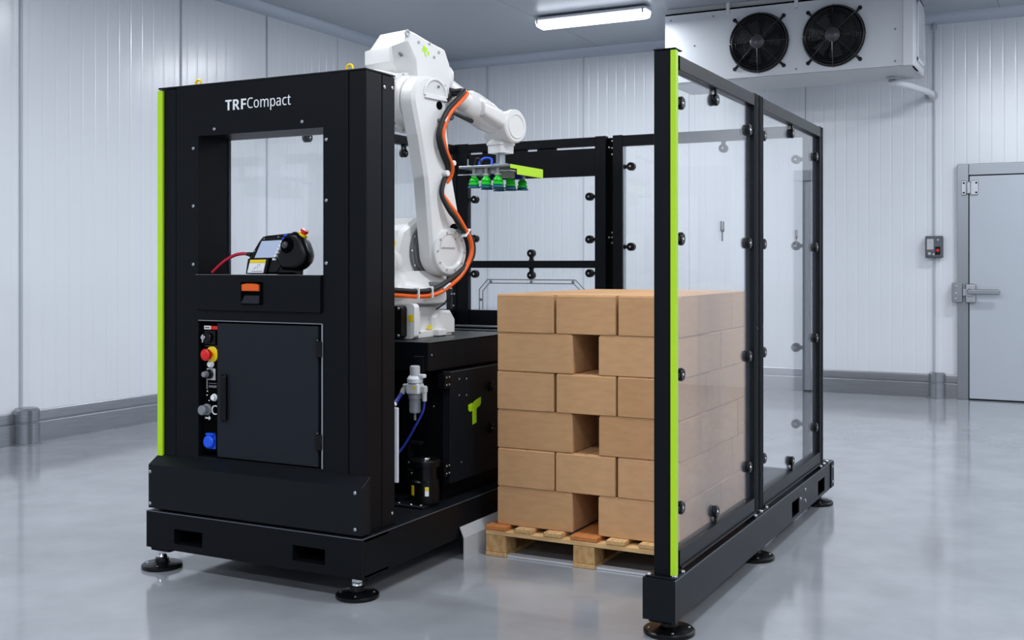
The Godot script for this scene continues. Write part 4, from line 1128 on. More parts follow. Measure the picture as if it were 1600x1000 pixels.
func gripper() -> void:
	var cx := -2.997
	var cd := 5.624
	var y := 1.950
	var t := thing("suction_gripper", "suction gripper with green cups and lime side plate hanging from the robot", "gripper", T(V(cx, y, cd)))
	add(t, "mounting_plate", MB.new().bb(cx - 0.162, cx + 0.165, y - 0.010, y + 0.004, cd - 0.205, cd + 0.205, 0.003).mesh(), M["alu"])
	add(t, "adapter", MB.new().cyl(V(cx, y + 0.004, cd), V(cx, 1.966, cd), 0.055, -1, 24, 0.003).mesh(), M["black_plastic"])
	add(t, "side_plate", MB.new().extrude([Vector2(-0.205, 0.004), Vector2(0.205, 0.004), Vector2(0.205, -0.048), Vector2(-0.125, -0.048), Vector2(-0.125, -0.018), Vector2(-0.205, -0.018)], 0, 0.004, Transform3D(Basis(Vector3(0, 0, -1), Vector3(0, 1, 0), Vector3(1, 0, 0)), V(cx + 0.167, y, cd)), 0.001).mesh(), M["lime"], Transform3D(), "lime green side plate")
	add(t, "edge_rail", MB.new().bb(cx + 0.10, cx + 0.165, y - 0.034, y - 0.026, cd - 0.20, cd - 0.13, 0.002).bb(cx - 0.165, cx - 0.02, y - 0.050, y - 0.044, cd - 0.21, cd - 0.20, 0.002).mesh(), M["alu"])
	add(t, "valve_block", MB.new().bb(cx - 0.10, cx - 0.03, y - 0.045, y - 0.010, cd - 0.16, cd - 0.06, 0.004).bb(cx + 0.0, cx + 0.10, y - 0.06, y - 0.010, cd - 0.05, cd + 0.10, 0.004).mesh(), M["pale_grey"])
	add(t, "manifold", MB.new().bb(cx - 0.12, cx + 0.14, y - 0.065, y - 0.030, cd - 0.015, cd + 0.015, 0.004).mesh(), M["hose_blue"])
	add(t, "blue_hose", MB.new().tube([V(cx - 0.08, y + 0.004, cd - 0.10), V(cx - 0.085, y + 0.03, cd - 0.10), V(cx - 0.06, y + 0.055, cd - 0.09), V(cx - 0.02, y + 0.05, cd - 0.075), V(cx - 0.015, y + 0.004, cd - 0.09)], 0.006, 8, 5).mesh(), M["blue"])
	add(t, "black_hose", MB.new().tube([V(cx - 0.09, y + 0.004, cd - 0.15), V(cx - 0.08, y + 0.045, cd - 0.15), V(cx - 0.06, y + 0.045, cd - 0.14), V(cx - 0.05, y + 0.004, cd - 0.14)], 0.004, 6, 5).mesh(), M["rubber"])
	add(t, "post", MB.new().cyl(V(cx - 0.12, y, cd - 0.17), V(cx - 0.12, y + 0.045, cd - 0.17), 0.004, -1, 8).mesh(), M["zinc"])
	screws(t, [V(cx - 0.1, y + 0.004, cd - 0.19), V(cx + 0.08, y + 0.004, cd - 0.19), V(cx + 0.14, y + 0.004, cd - 0.05), V(cx + 0.14, y + 0.004, cd + 0.1)], Basis(), "zinc", 1.0)
	var cup := MB.new().lathe([Vector2(0, 0.002), Vector2(0.012, 0.002), Vector2(0.013, -0.006), Vector2(0.022, -0.016), Vector2(0.024, -0.026), Vector2(0.019, -0.030), Vector2(0.026, -0.038), Vector2(0.026, -0.046), Vector2(0.021, -0.048), Vector2(0, -0.048)], Transform3D(), 20, 35).mesh()
	var lip := MB.new().lathe([Vector2(0, -0.046), Vector2(0.020, -0.046), Vector2(0.030, -0.055), Vector2(0.031, -0.060), Vector2(0.024, -0.058), Vector2(0, -0.056)], Transform3D(), 20, 35).mesh()
	var stem := MB.new().lathe([Vector2(0, 0), Vector2(0.018, 0), Vector2(0.020, 0.008), Vector2(0.010, 0.012), Vector2(0.010, 0.044), Vector2(0, 0.044)], Transform3D(), 12, 35).mesh()
	for i in 3:
		for j in 3:
			var p := V([-2.922, -2.998, -3.075][i], y - 0.052, [5.45, 5.60, 5.75][j])
			var big := Transform3D(Basis.from_scale(Vector3(1.14, 1.12, 1.14)), p)
			var c := add(t, "suction_cup", cup, M["cup_green"], big)
			add(c, "lip", lip, M["cup_teal"], big)
			add(c, "stem", stem, M["pale_grey"], T(p))


func air_unit() -> void:
	var x := -2.775
	var d := 4.36
	var t := thing("air_filter_regulator", "pale air filter regulator with blue hoses on the pedestal front", "air regulator", T(V(x, 0.70, d)))
	add(t, "wall_bracket", MB.new().bb(x - 0.028, x + 0.028, 0.79, 0.95, d + 0.030, d + 0.0395, 0.003).mesh(), M["black_paint"])
	add(t, "regulator_knob", MB.new().lathe([Vector2(0, 0.862), Vector2(0.022, 0.862), Vector2(0.024, 0.866), Vector2(0.024, 0.902), Vector2(0.020, 0.908), Vector2(0, 0.909)], T(V(x, 0, d)), 20, 35).mesh(), M["pale_grey"])
	add(t, "upper_body", MB.new().lathe([Vector2(0, 0.83), Vector2(0.036, 0.83), Vector2(0.037, 0.848), Vector2(0.028, 0.862), Vector2(0, 0.862)], T(V(x, 0, d)), 20, 35).bb(x + 0.02, x + 0.055, 0.852, 0.870, d - 0.015, d + 0.015, 0.004).mesh(), M["white_plastic"])
	add(t, "body", MB.new().box(V(x, 0.802, d), Vector3(0.072, 0.056, 0.06), 0.01).mesh(), M["white_plastic"])
	add(t, "sticker", MB.new().cyl(V(x + 0.014, 0.808, d - 0.0300), V(x + 0.014, 0.808, d - 0.0312), 0.008, -1, 12).mesh(), M["yellow"])
	add(t, "collar", MB.new().lathe([Vector2(0, 0.752), Vector2(0.028, 0.752), Vector2(0.031, 0.758), Vector2(0.031, 0.775), Vector2(0, 0.775)], T(V(x, 0, d)), 20, 35).mesh(), M["grey_plastic"])
	add(t, "bowl", MB.new().lathe([Vector2(0, 0.690), Vector2(0.024, 0.690), Vector2(0.027, 0.696), Vector2(0.027, 0.752), Vector2(0, 0.752)], T(V(x, 0, d)), 20, 35).mesh(), M["clear_bowl"])
	add(t, "drain_valve", MB.new().lathe([Vector2(0, 0.655), Vector2(0.006, 0.655), Vector2(0.006, 0.69), Vector2(0, 0.69)], T(V(x, 0, d)), 10).mesh(), M["grey_plastic"])
	add(t, "fitting", MB.new().box(V(x - 0.048, 0.808, d), Vector3(0.03, 0.028, 0.028), 0.006).cyl(V(x - 0.058, 0.80, d - 0.004), V(x - 0.064, 0.775, d - 0.012), 0.012, -1, 12, 0.002).mesh(), M["pale_grey"])
	add(t, "fitting", MB.new().box(V(x + 0.048, 0.800, d), Vector3(0.03, 0.034, 0.03), 0.006).cyl(V(x + 0.052, 0.79, d), V(x + 0.052, 0.745, d), 0.011, -1, 12, 0.002).mesh(), M["pale_grey"])
	add(t, "hose", MB.new().tube([V(x - 0.062, 0.782, d - 0.01), V(x - 0.075, 0.73, d - 0.06), V(x - 0.075, 0.66, d - 0.17), V(x - 0.07, 0.60, d - 0.26)], 0.010, 8, 5).mesh(), M["hose_blue"])
	add(t, "hose", MB.new().tube([V(x + 0.052, 0.75, d), V(x + 0.050, 0.70, d - 0.01), V(x + 0.02, 0.63, d - 0.03), V(x - 0.026, 0.545, d - 0.048), V(x - 0.06, 0.48, d - 0.08), V(x - 0.09, 0.35, d - 0.12)], 0.006, 8, 5).mesh(), M["hose_blue"])
	add(t, "hose_ring", MB.new().cyl(V(x - 0.074, 0.735, d - 0.055), V(x - 0.076, 0.727, d - 0.064), 0.0115, -1, 12).mesh(), M["white_print"])
	t.position.y += 0.021


func motor() -> void:
	var x := -2.760
	var d := 4.428
	var t := thing("vacuum_pump", "small black pump with yellow label standing beside the pedestal", "pump", T(V(x, 0.268, d)))
	add(t, "foot_plate", MB.new().bb(x - 0.14, x + 0.045, 0.268, 0.282, d - 0.09, d + 0.05, 0.004).mesh(), M["black_cover"])
	add(t, "motor_body", MB.new().lathe([Vector2(0, 0.282), Vector2(0.062, 0.282), Vector2(0.066, 0.29), Vector2(0.066, 0.385), Vector2(0.056, 0.392), Vector2(0.054, 0.455), Vector2(0, 0.455)], T(V(x, 0, d)), 28, 35).mesh(), M["black_plastic"])
	add(t, "head", MB.new().lathe([Vector2(0, 0.455), Vector2(0.068, 0.455), Vector2(0.070, 0.46), Vector2(0.070, 0.480), Vector2(0.066, 0.486), Vector2(0.024, 0.488), Vector2(0, 0.488)], T(V(x, 0, d)), 28, 35).mesh(), M["black_plastic"])
	add(t, "steel_cap", MB.new().lathe([Vector2(0, 0.487), Vector2(0.024, 0.487), Vector2(0.022, 0.494), Vector2(0, 0.495)], T(V(x, 0, d)), 20, 35).mesh(), M["chrome"])
	add(t, "bracket", MB.new().bb(x - 0.105, x - 0.095, 0.282, 0.56, d + 0.01, d + 0.05, 0.002).bb(x - 0.105, x - 0.04, 0.545, 0.56, d + 0.01, d + 0.05, 0.002).bb(x - 0.095, x - 0.04, 0.40, 0.43, d - 0.01, d + 0.03, 0.003).mesh(), M["black_paint"])
	add(t, "yellow_label", MB.new().at(Transform3D(Basis(Vector3.UP, -0.55), V(x, 0, d))).box(Vector3(0, 0.345, 0.0662), Vector3(0.024, 0.045, 0.002)).mesh(), M["yellow"])
	add(t, "white_label", MB.new().at(Transform3D(Basis(Vector3.UP, 0.65), V(x, 0, d))).box(Vector3(0, 0.345, 0.0662), Vector3(0.018, 0.042, 0.002)).mesh(), M["white_print"])
	add(t, "label_stripe", MB.new().at(Transform3D(Basis(Vector3.UP, 0.65), V(x, 0, d))).box(Vector3(0, 0.357, 0.0670), Vector3(0.018, 0.016, 0.002)).mesh(), M["yellow"])
	screws(t, [V(x - 0.10, 0.283, d - 0.07), V(x - 0.03, 0.283, d - 0.075), V(x + 0.02, 0.283, d - 0.07)], Basis(), "zinc", 0.9)
	screws(t, [V(x - 0.10, 0.46, d + 0.009), V(x - 0.10, 0.40, d + 0.009), V(x - 0.07, 0.415, d - 0.011)], FRONT, "zinc", 0.7)


func pendant() -> void:
	# handheld unit leaning back on the shelf; local xy is its face, tilted back
	var t := thing("teach_pendant", "black handheld robot pendant with a lit screen on the cabinet shelf", "robot pendant", T(V(-3.22, 1.352, 3.93)))
	var P := Transform3D(Basis(Vector3(1, 0, 0), -0.10), V(-3.206, 1.3545, 3.868))
	add(t, "body", MB.new().extrude([Vector2(-0.152, 0.034), Vector2(-0.148, 0.000), Vector2(0.023, 0.000), Vector2(0.068, 0.070), Vector2(0.096, 0.150), Vector2(0.102, 0.185), Vector2(0.057, 0.180), Vector2(-0.051, 0.172), Vector2(-0.076, 0.167), Vector2(-0.094, 0.150), Vector2(-0.148, 0.070)], -0.03, 0.0, T(Vector3(0, 0.003, 0)), 0.008).mesh(), M["black_plastic"], P)
	# the bulging grip with its joystick
	var outline := [Vector2(0.102, 0.192), Vector2(0.131, 0.185), Vector2(0.155, 0.161), Vector2(0.180, 0.113), Vector2(0.187, 0.085), Vector2(0.177, 0.050), Vector2(0.155, 0.028), Vector2(0.125, 0.017), Vector2(0.051, 0.020), Vector2(0.028, 0.050), Vector2(0.020, 0.075), Vector2(0.057, 0.155), Vector2(0.075, 0.180)]
	var grip := []
	for q in [[-0.085, 0.45], [-0.070, 0.78], [-0.040, 0.96], [-0.012, 1.0], [0.002, 0.97], [0.012, 0.88], [0.018, 0.72]]:
		var rg := PackedVector3Array()
		for k in outline.size():
			var v: Vector2 = Vector2(0.105, 0.100).lerp(outline[outline.size() - 1 - k], q[1])
			rg.append(Vector3(v.x, v.y, q[0]))
		grip.append(rg)
	add(t, "grip", MB.new().loft(grip, 60).mesh(), M["black_plastic"], P)
	add(t, "grip_foot", MB.new().extrude([Vector2(0.0, 0.003), Vector2(0.126, 0.003), Vector2(0.126, 0.05), Vector2(0.0, 0.05)], -0.06, -0.004, Transform3D(), 0.008).mesh(), M["black_plastic"], P)
	add(t, "screen", MB.new().extrude([Vector2(-0.109, 0.074), Vector2(0.009, 0.076), Vector2(0.052, 0.154), Vector2(-0.074, 0.150)], 0, 0.003, Transform3D(), 0.001).mesh(), M["screen_glow"], P)
	var jt := Transform3D(Basis(Vector3(1, 0, 0), PI / 2), Vector3(0.084, 0.128, 0.017))
	add(t, "joystick_well", MB.new().lathe([Vector2(0, 0), Vector2(0.032, 0), Vector2(0.035, 0.004), Vector2(0.030, 0.008), Vector2(0.026, 0.004), Vector2(0, 0.003)], jt, 24, 35).mesh(), M["dark_void"], P)
	add(t, "joystick", MB.new().lathe([Vector2(0, 0.002), Vector2(0.009, 0.002), Vector2(0.010, 0.010), Vector2(0.016, 0.013), Vector2(0.016, 0.021), Vector2(0.010, 0.025), Vector2(0, 0.026)], jt, 20, 40).mesh(), M["grey_fan"], P)
	for k in 8:
		var f := k / 7.0
		add(t, "key", MB.new().box(Vector3(lerpf(0.014, 0.068, f), lerpf(0.066, 0.172, f), 0.014), Vector3(0.012, 0.009, 0.016), 0.002).mesh(), M["blue"] if k > 5 else M["white_print"], P, "blue key" if k > 5 else "white key")
	var et := Transform3D(Basis(Vector3(0, 0, 1), -0.55), Vector3(0.137, 0.181, -0.020))
	var es := add(t, "emergency_stop", MB.new().lathe([Vector2(0, -0.014), Vector2(0.023, -0.014), Vector2(0.023, 0.004), Vector2(0, 0.004)], et, 18).mesh(), M["yellow"], P)
	add(es, "push_button", MB.new().lathe([Vector2(0, 0.004), Vector2(0.013, 0.004), Vector2(0.013, 0.008), Vector2(0.018, 0.010), Vector2(0.018, 0.022), Vector2(0, 0.024)], et, 18, 35).mesh(), M["red"], P)
	var lb := add(t, "label_holder", MB.new().extrude([Vector2(-0.148, 0.000), Vector2(-0.034, 0.000), Vector2(-0.018, 0.071), Vector2(-0.141, 0.068)], 0.0, 0.012, T(Vector3(0, 0.002, 0)), 0.004).mesh(), M["black_plastic"], P)
	add(lb, "label_card", MB.new().extrude([Vector2(-0.136, 0.006), Vector2(-0.045, 0.006), Vector2(-0.036, 0.050), Vector2(-0.126, 0.050)], 0.012, 0.013).mesh(), M["white_print"], P)
	add(lb, "label_header", MB.new().extrude([Vector2(-0.126, 0.051), Vector2(-0.036, 0.051), Vector2(-0.033, 0.066), Vector2(-0.123, 0.065)], 0.012, 0.013).mesh(), M["yellow"], P)
	add(lb, "arm_symbol", MB.new().tube([Vector3(-0.100, 0.022, 0.0134), Vector3(-0.090, 0.032, 0.0134), Vector3(-0.083, 0.028, 0.0134)], 0.0012, 5, 1).tube([Vector3(-0.077, 0.028, 0.0134), Vector3(-0.079, 0.042, 0.0134), Vector3(-0.067, 0.044, 0.0134), Vector3(-0.065, 0.036, 0.0134)], 0.0012, 5, 1).mesh(), M["grey_plastic"], P)
	add(lb, "print_line", MB.new().box(Vector3(-0.080, 0.013, 0.0133), Vector3(0.06, 0.003, 0.0008)).mesh(), M["grey_plastic"], P)
	for q in [[-0.060, 0.160], [-0.110, 0.105], [0.02, 0.168]]:
		add(t, "screw", screw_mesh, M["zinc"], P * Transform3D(Basis(Vector3(1, 0, 0), Vector3(0, 0, 1), Vector3(0, -1, 0)).scaled(Vector3(0.5, 0.5, 0.5)), Vector3(q[0], q[1], 0.003)))
	add(t, "cable_gland", MB.new().cyl(Vector3(-0.140, 0.090, -0.015), Vector3(-0.165, 0.094, -0.015), 0.012, 0.009, 12).mesh(), M["rubber"], P)
	add(t, "red_cable", MB.new().tube([P * Vector3(-0.160, 0.0935, -0.015), V(-3.398, 1.448, 3.885), V(-3.450, 1.438, 3.885), V(-3.508, 1.407, 3.88), V(-3.560, 1.362, 3.87)], 0.0075, 10, 5).mesh(), M["hose_red"])


# ------------------------------------------------------------------ fences

var clamp_body: ArrayMesh
var clamp_dot: ArrayMesh


func make_clamps() -> void:
	if clamp_body:
		return
	# disc faces local +z and -z at the origin, arm reaches local -x towards the frame
	var b := MB.new()
	for s in [1.0, -1.0]:
		b.lathe([Vector2(0, 0.003), Vector2(0.024, 0.003), Vector2(0.026, 0.006), Vector2(0.026, 0.016), Vector2(0.021, 0.021), Vector2(0.009, 0.020), Vector2(0.008, 0.018), Vector2(0, 0.018)], Transform3D(Basis(Vector3(1, 0, 0), Vector3(0, 0, s), Vector3(0, -s, 0)), Vector3.ZERO), 22, 35)
		b.box(Vector3(-0.032, 0, s * 0.011), Vector3(0.028, 0.020, 0.010), 0.003)
	b.box(Vector3(-0.046, 0, 0), Vector3(0.014, 0.030, 0.030), 0.004)
	clamp_body = b.mesh()
	clamp_dot = MB.new().lathe([Vector2(0, 0.017), Vector2(0.007, 0.017), Vector2(0.006, 0.0215), Vector2(0, 0.022)], Transform3D(Basis(Vector3(1, 0, 0), Vector3(0, 0, 1), Vector3(0, -1, 0)), Vector3.ZERO), 10).mesh()


# arm: direction from the disc towards the frame
func clamp_at(o: Node3D, p: Vector3, arm: Vector3, face: Vector3) -> void:
	var x := -arm
	var xf := Transform3D(Basis(x, face.cross(x), face), p)
	var c := add(o, "pane_clamp", clamp_body, M["black_plastic"], xf)
	add(c, "screw", clamp_dot, M["chrome"], xf)


func right_fence() -> void:
	make_clamps()
	var t := thing("safety_fence", "right safety fence of two tall clear panes with lime front edge", "safety fence", T(V(-1.41, 0, 5.3)))
	var bx0 := -1.489
	var bx1 := -1.360
	var b := MB.new()
	b.pierced(3.95, 6.80, 0.066, 0.222, [[5.76, 5.92, 0.085, 0.165], [6.38, 6.56, 0.085, 0.165]], func(a, c, y0, y1): b.bb(bx1 - 0.008, bx1, y0, y1, a, c))
	b.bb(bx0, bx0 + 0.008, 0.066, 0.222, 3.93, 6.80).bb(bx0 + 0.008, bx1 - 0.008, 0.214, 0.222, 3.95, 6.80).bb(bx0 + 0.008, bx1 - 0.008, 0.066, 0.074, 3.95, 6.80).bb(bx0 + 0.008, bx1, 0.066, 0.222, 3.93, 3.95).bb(bx0, bx1, 0.066, 0.222, 6.80, 6.81)
	add(t, "base_beam", b.mesh(), M["black_cover"])
	add(t, "edge_highlight", MB.new().bb(bx1 - 0.003, bx1 + 0.0008, 0.2195, 0.2228, 3.93, 6.80).mesh(), M["edge_highlight"])  # pale strip painting the highlight on the upper beam edge
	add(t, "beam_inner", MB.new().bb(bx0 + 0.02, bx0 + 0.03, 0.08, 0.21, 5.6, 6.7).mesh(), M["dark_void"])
	add(t, "end_bracket", MB.new().bb(bx0 + 0.012, bx1 - 0.022, 0.048, 0.066, 3.96, 4.06, 0.003).bb(bx0 + 0.012, bx1 - 0.022, 0.05, 0.066, 5.16, 5.26, 0.003).bb(bx0 + 0.012, bx1 - 0.022, 0.05, 0.066, 6.5, 6.64, 0.003).bb(bx1, bx1 + 0.006, 0.07, 0.215, 6.72, 6.80, 0.001).mesh(), M["black_paint"])
	for d in [4.01, 5.21, 6.57]:
		foot(t, -1.412, d, 0.052, 0.098)
	# posts
	var np := add(t, "front_post", MB.new().bb(-1.456, -1.3895, 0.228, 2.207, 3.962, 4.030, 0.003).mesh(), M["black_paint"])
	add(np, "lime_strip", MB.new().bb(-1.389, -1.3675, 0.232, 2.204, 3.958, 3.985, 0.001).mesh(), M["lime"], Transform3D(), "lime green edge strip")
	add(np, "post_cap", MB.new().bb(-1.457, -1.367, 2.207, 2.212, 3.957, 4.031, 0.001).mesh(), M["black_cover"])
	add(np, "foot_plate", MB.new().bb(-1.482, -1.364, 0.222, 0.229, 3.94, 4.06, 0.002).mesh(), M["black_cover"])
	screws(np, [V(-1.470, 0.229, 3.955), V(-1.375, 0.229, 3.965), V(-1.373, 0.229, 4.045)], Basis(), "zinc", 1.6)
	var gx0 := -1.424
	var gx1 := -1.376
	for p in [[5.092, 5.160], [5.186, 5.254], [6.510, 6.600]]:
		var m := add(t, "post", MB.new().bb(gx0, gx1, 0.222, 2.200, p[0], p[1], 0.003).bb(gx1, gx1 + 0.003, 0.23, 2.195, (p[0] + p[1]) / 2 - 0.018, (p[0] + p[1]) / 2 - 0.010, 0.001).bb(gx1, gx1 + 0.003, 0.23, 2.195, (p[0] + p[1]) / 2 + 0.010, (p[0] + p[1]) / 2 + 0.018, 0.001).mesh(), M["black_cover"])
		screws(m, [V(gx1, 2.15, (p[0] + p[1]) / 2), V(gx1, 2.05, (p[0] + p[1]) / 2), V(gx1, 1.10, (p[0] + p[1]) / 2), V(gx1, 0.40, (p[0] + p[1]) / 2)], SIDE, "black_plastic", 1.0)
	for q in [[5.09, 5.26], [6.50, 6.66]]:
		var fp := add(t, "foot_plate", MB.new().bb(-1.40, -1.364, 0.222, 0.236, q[0] - 0.03, q[1] + 0.03, 0.002).mesh(), M["black_paint"])
		screws(fp, [V(-1.370, 0.236, q[0] - 0.015), V(-1.370, 0.236, (q[0] + q[1]) / 2), V(-1.370, 0.236, q[1] + 0.012)], Basis(), "zinc", 1.6)
	for q in [[4.030, 5.092], [5.254, 6.510]]:
		add(t, "top_rail", MB.new().bb(gx0, gx1, 2.138, 2.195, q[0], q[1], 0.003).mesh(), M["black_cover"])
		add(t, "bottom_rail", MB.new().bb(gx0, gx1, 0.248, 0.312, q[0], q[1], 0.003).bb(gx0 + 0.005, gx1 + 0.008, 0.243, 0.250, q[0], q[1], 0.001).mesh(), M["black_cover"])
		add(t, "clear_pane", MB.new().bb(-1.403, -1.397, 0.312, 2.138, q[0], q[1]).mesh(), M["clear_pane"], Transform3D(), "clear pane")
	for y in [2.02, 1.498, 0.976, 0.464]:
		clamp_at(t, V(-1.400, y, 4.082), Vector3(0, 0, 1), Vector3(1, 0, 0))
		clamp_at(t, V(-1.400, y, 5.042), Vector3(0, 0, -1), Vector3(1, 0, 0))
		clamp_at(t, V(-1.400, y, 5.306), Vector3(0, 0, 1), Vector3(1, 0, 0))
		clamp_at(t, V(-1.400, y, 6.460), Vector3(0, 0, -1), Vector3(1, 0, 0))
	for d in [4.53, 5.88]:
		clamp_at(t, V(-1.400, 2.092, d), Vector3(0, 1, 0), Vector3(1, 0, 0))
		clamp_at(t, V(-1.400, 0.360, d), Vector3(0, -1, 0), Vector3(1, 0, 0))
	for d in [4.645, 6.008]:
		add(t, "fork_mark", MB.new().bb(-1.397, -1.394, 1.500, 1.545, d - 0.008, d + 0.008).bb(-1.397, -1.394, 1.545, 1.585, d - 0.024, d - 0.010).bb(-1.397, -1.394, 1.545, 1.585, d + 0.010, d + 0.024).bb(-1.397, -1.394, 1.540, 1.548, d - 0.024, d + 0.024).mesh(), M["grey_plastic"])  # small grey fork shape on each clear pane
	screws(t, [V(bx1, 0.179, 6.06), V(bx1, 0.120, 6.06), V(bx1 + 0.006, 0.19, 6.76), V(bx1 + 0.006, 0.10, 6.76), V(bx1, 0.15, 5.95)], SIDE, "zinc", 1.3)


func rear_fence() -> void:
	make_clamps()
	var d0 := 6.48
	var d1 := 6.53
	var t := thing("rear_fence", "black framed rear guard with clear panes behind the robot and boxes", "safety fence", T(V(-2.6, 0.268, 6.5)))
	for x in [[-3.874, -3.792], [-3.788, -3.706], [-2.778, -2.704], [-2.656, -2.592]]:
		add(t, "post", MB.new().bb(x[0], x[1], 0.27, 2.212, d0, d1, 0.003).mesh(), M["black_paint"])
	add(t, "post_gap", MB.new().bb(-2.704, -2.656, 0.27, 2.20, d0 + 0.025, d1, 0.001).mesh(), M["dark_void"])
	add(t, "post_edge", MB.new().bb(-2.592, -2.584, 0.25, 2.14, d0 + 0.01, d1, 0.001).mesh(), M["alu"])
	screws(t, [V(-2.668, 2.18, d0 + 0.025), V(-2.690, 2.14, d0 + 0.025), V(-2.668, 2.135, d0 + 0.025), V(-2.668, 2.095, d0 + 0.025), V(-2.668, 1.60, d0 + 0.025), V(-2.690, 1.57, d0 + 0.025), V(-2.668, 1.57, d0 + 0.025), V(-2.668, 1.535, d0 + 0.025)], FRONT, "zinc", 0.9)
	screws(t, [V(-3.83, 1.20, d0), V(-3.81, 1.20, d0), V(-3.815, 1.12, d0)], FRONT, "zinc", 0.9)
	add(t, "top_rail", MB.new().bb(-3.706, -2.778, 2.152, 2.208, d0, d1, 0.003).mesh(), M["black_paint"])
	add(t, "header_board", MB.new().bb(-3.706, -2.778, 1.963, 2.138, d0 + 0.012, d1 - 0.01, 0.002).bb(-3.60, -3.27, 2.138, 2.152, d0 + 0.012, d1 - 0.01).bb(-3.19, -3.06, 2.138, 2.152, d0 + 0.012, d1 - 0.01).mesh(), M["black_paint"])
	add(t, "middle_rail", MB.new().bb(-3.706, -2.778, 1.376, 1.424, d0, d1, 0.003).mesh(), M["black_paint"])
	add(t, "lower_board", MB.new().bb(-3.95, -2.778, 0.30, 1.094, d0 + 0.012, d1, 0.003).mesh(), M["black_paint"])
	add(t, "clear_pane", MB.new().bb(-3.706, -2.778, 1.424, 1.963, 6.502, 6.508).mesh(), M["clear_pane"], Transform3D(), "clear upper pane behind the gripper")
	add(t, "clear_pane", MB.new().bb(-3.706, -2.778, 1.094, 1.376, 6.502, 6.508).mesh(), M["clear_pane"], Transform3D(), "clear lower pane")
	# bolted cover plate with cut corners on the lower pane
	var o := [Vector2(-3.622, 1.096), Vector2(-3.622, 1.232), Vector2(-3.558, 1.299), Vector2(-2.916, 1.299), Vector2(-2.845, 1.232), Vector2(-2.845, 1.096)]
	var cp := add(t, "cover_plate", MB.new().extrude(o, 0, 0.006, T(V(0, 0, 6.498))).mesh(), M["clear_pane"], Transform3D(), "clear cover plate with cut corners")
	var ins := [Vector2(-3.596, 1.10), Vector2(-3.596, 1.222), Vector2(-3.546, 1.275), Vector2(-2.928, 1.275), Vector2(-2.870, 1.222), Vector2(-2.870, 1.10)]
	for k in 5:
		for l in [o, ins]:
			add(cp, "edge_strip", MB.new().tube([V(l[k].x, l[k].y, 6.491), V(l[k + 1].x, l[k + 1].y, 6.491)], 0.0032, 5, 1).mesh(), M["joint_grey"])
	screws(cp, [V(-3.535, 1.286, 6.492), V(-3.233, 1.286, 6.492), V(-2.934, 1.286, 6.492), V(-3.609, 1.164, 6.492), V(-2.858, 1.164, 6.492)], FRONT, "grey_plastic", 1.4)
	for p in [[-3.662, 1.836, -1, 0], [-3.662, 1.573, -1, 0], [-3.662, 1.335, -1, 0], [-2.822, 1.832, 1, 0], [-2.822, 1.559, 1, 0], [-2.822, 1.343, 1, 0], [-3.238, 1.472, 0, -1], [-3.238, 1.328, 0, 1], [-2.540, 2.013, -1, 0], [-2.540, 1.510, -1, 0], [-1.947, 2.098, 0, 1], [-1.512, 2.012, 1, 0], [-1.512, 1.508, 1, 0], [-1.512, 0.915, 1, 0], [-1.512, 0.470, 1, 0]]:
		clamp_at(t, V(p[0], p[1], 6.505), Vector3(p[2], p[3], 0), Vector3(0, 0, 1))
	# the wide right bay
	add(t, "top_rail", MB.new().bb(-2.592, -1.470, 2.142, 2.208, d0, d1, 0.003).mesh(), M["black_paint"])
	add(t, "post", MB.new().bb(-1.470, -1.430, 0.2235, 2.200, d0, d1, 0.003).mesh(), M["black_paint"])
	add(t, "clear_pane", MB.new().bb(-2.584, -1.470, 0.2235, 2.142, 6.502, 6.508).mesh(), M["clear_pane"], Transform3D(), "wide clear pane behind the boxes")
	add(t, "floor_beam", MB.new().bb(-2.640, -1.53, 0.0, 0.20, d0, d1, 0.003).mesh(), M["black_paint"])
	# twin aluminium guide rail in front of the lower board
	var g := thing("guide_rail", "twin bright aluminium rail behind the robot base", "rail", T(V(-3.25, 0.90, 6.3)))
	add(g, "rail", MB.new().bb(-3.70, -2.80, 0.990, 1.002, 6.30, 6.32, 0.002).mesh(), M["alu"])
	add(g, "rail", MB.new().bb(-3.70, -2.80, 0.968, 0.978, 6.30, 6.32, 0.002).mesh(), M["alu"])
	add(g, "support", MB.new().bb(-3.70, -2.80, 0.89, 0.94, 6.305, 6.49, 0.003).bb(-3.70, -2.80, 0.94, 0.990, 6.3205, 6.49, 0.001).mesh(), M["black_paint"])


func left_fence() -> void:
	make_clamps()
	var t := thing("left_fence", "left side guard with clear pane between the cabinet and rear guard", "safety fence", T(V(-3.82, 0.268, 5.3)))
	add(t, "top_rail", MB.new().bb(-3.845, -3.795, 2.150, 2.205, 4.052, 6.470, 0.003).mesh(), M["black_paint"])
	add(t, "middle_rail", MB.new().bb(-3.845, -3.795, 1.05, 1.094, 4.052, 6.470, 0.003).mesh(), M["black_paint"])
	add(t, "lower_board", MB.new().bb(-3.838, -3.802, 0.269, 1.05, 4.052, 6.470, 0.003).mesh(), M["black_paint"])
	add(t, "clear_pane", MB.new().bb(-3.823, -3.817, 1.094, 2.150, 4.052, 6.470).mesh(), M["clear_pane"])
	for d in [5.87, 4.9]:
		clamp_at(t, V(-3.820, 2.098, d), Vector3(0, 1, 0), Vector3(1, 0, 0))


# ------------------------------------------------------------------ the load

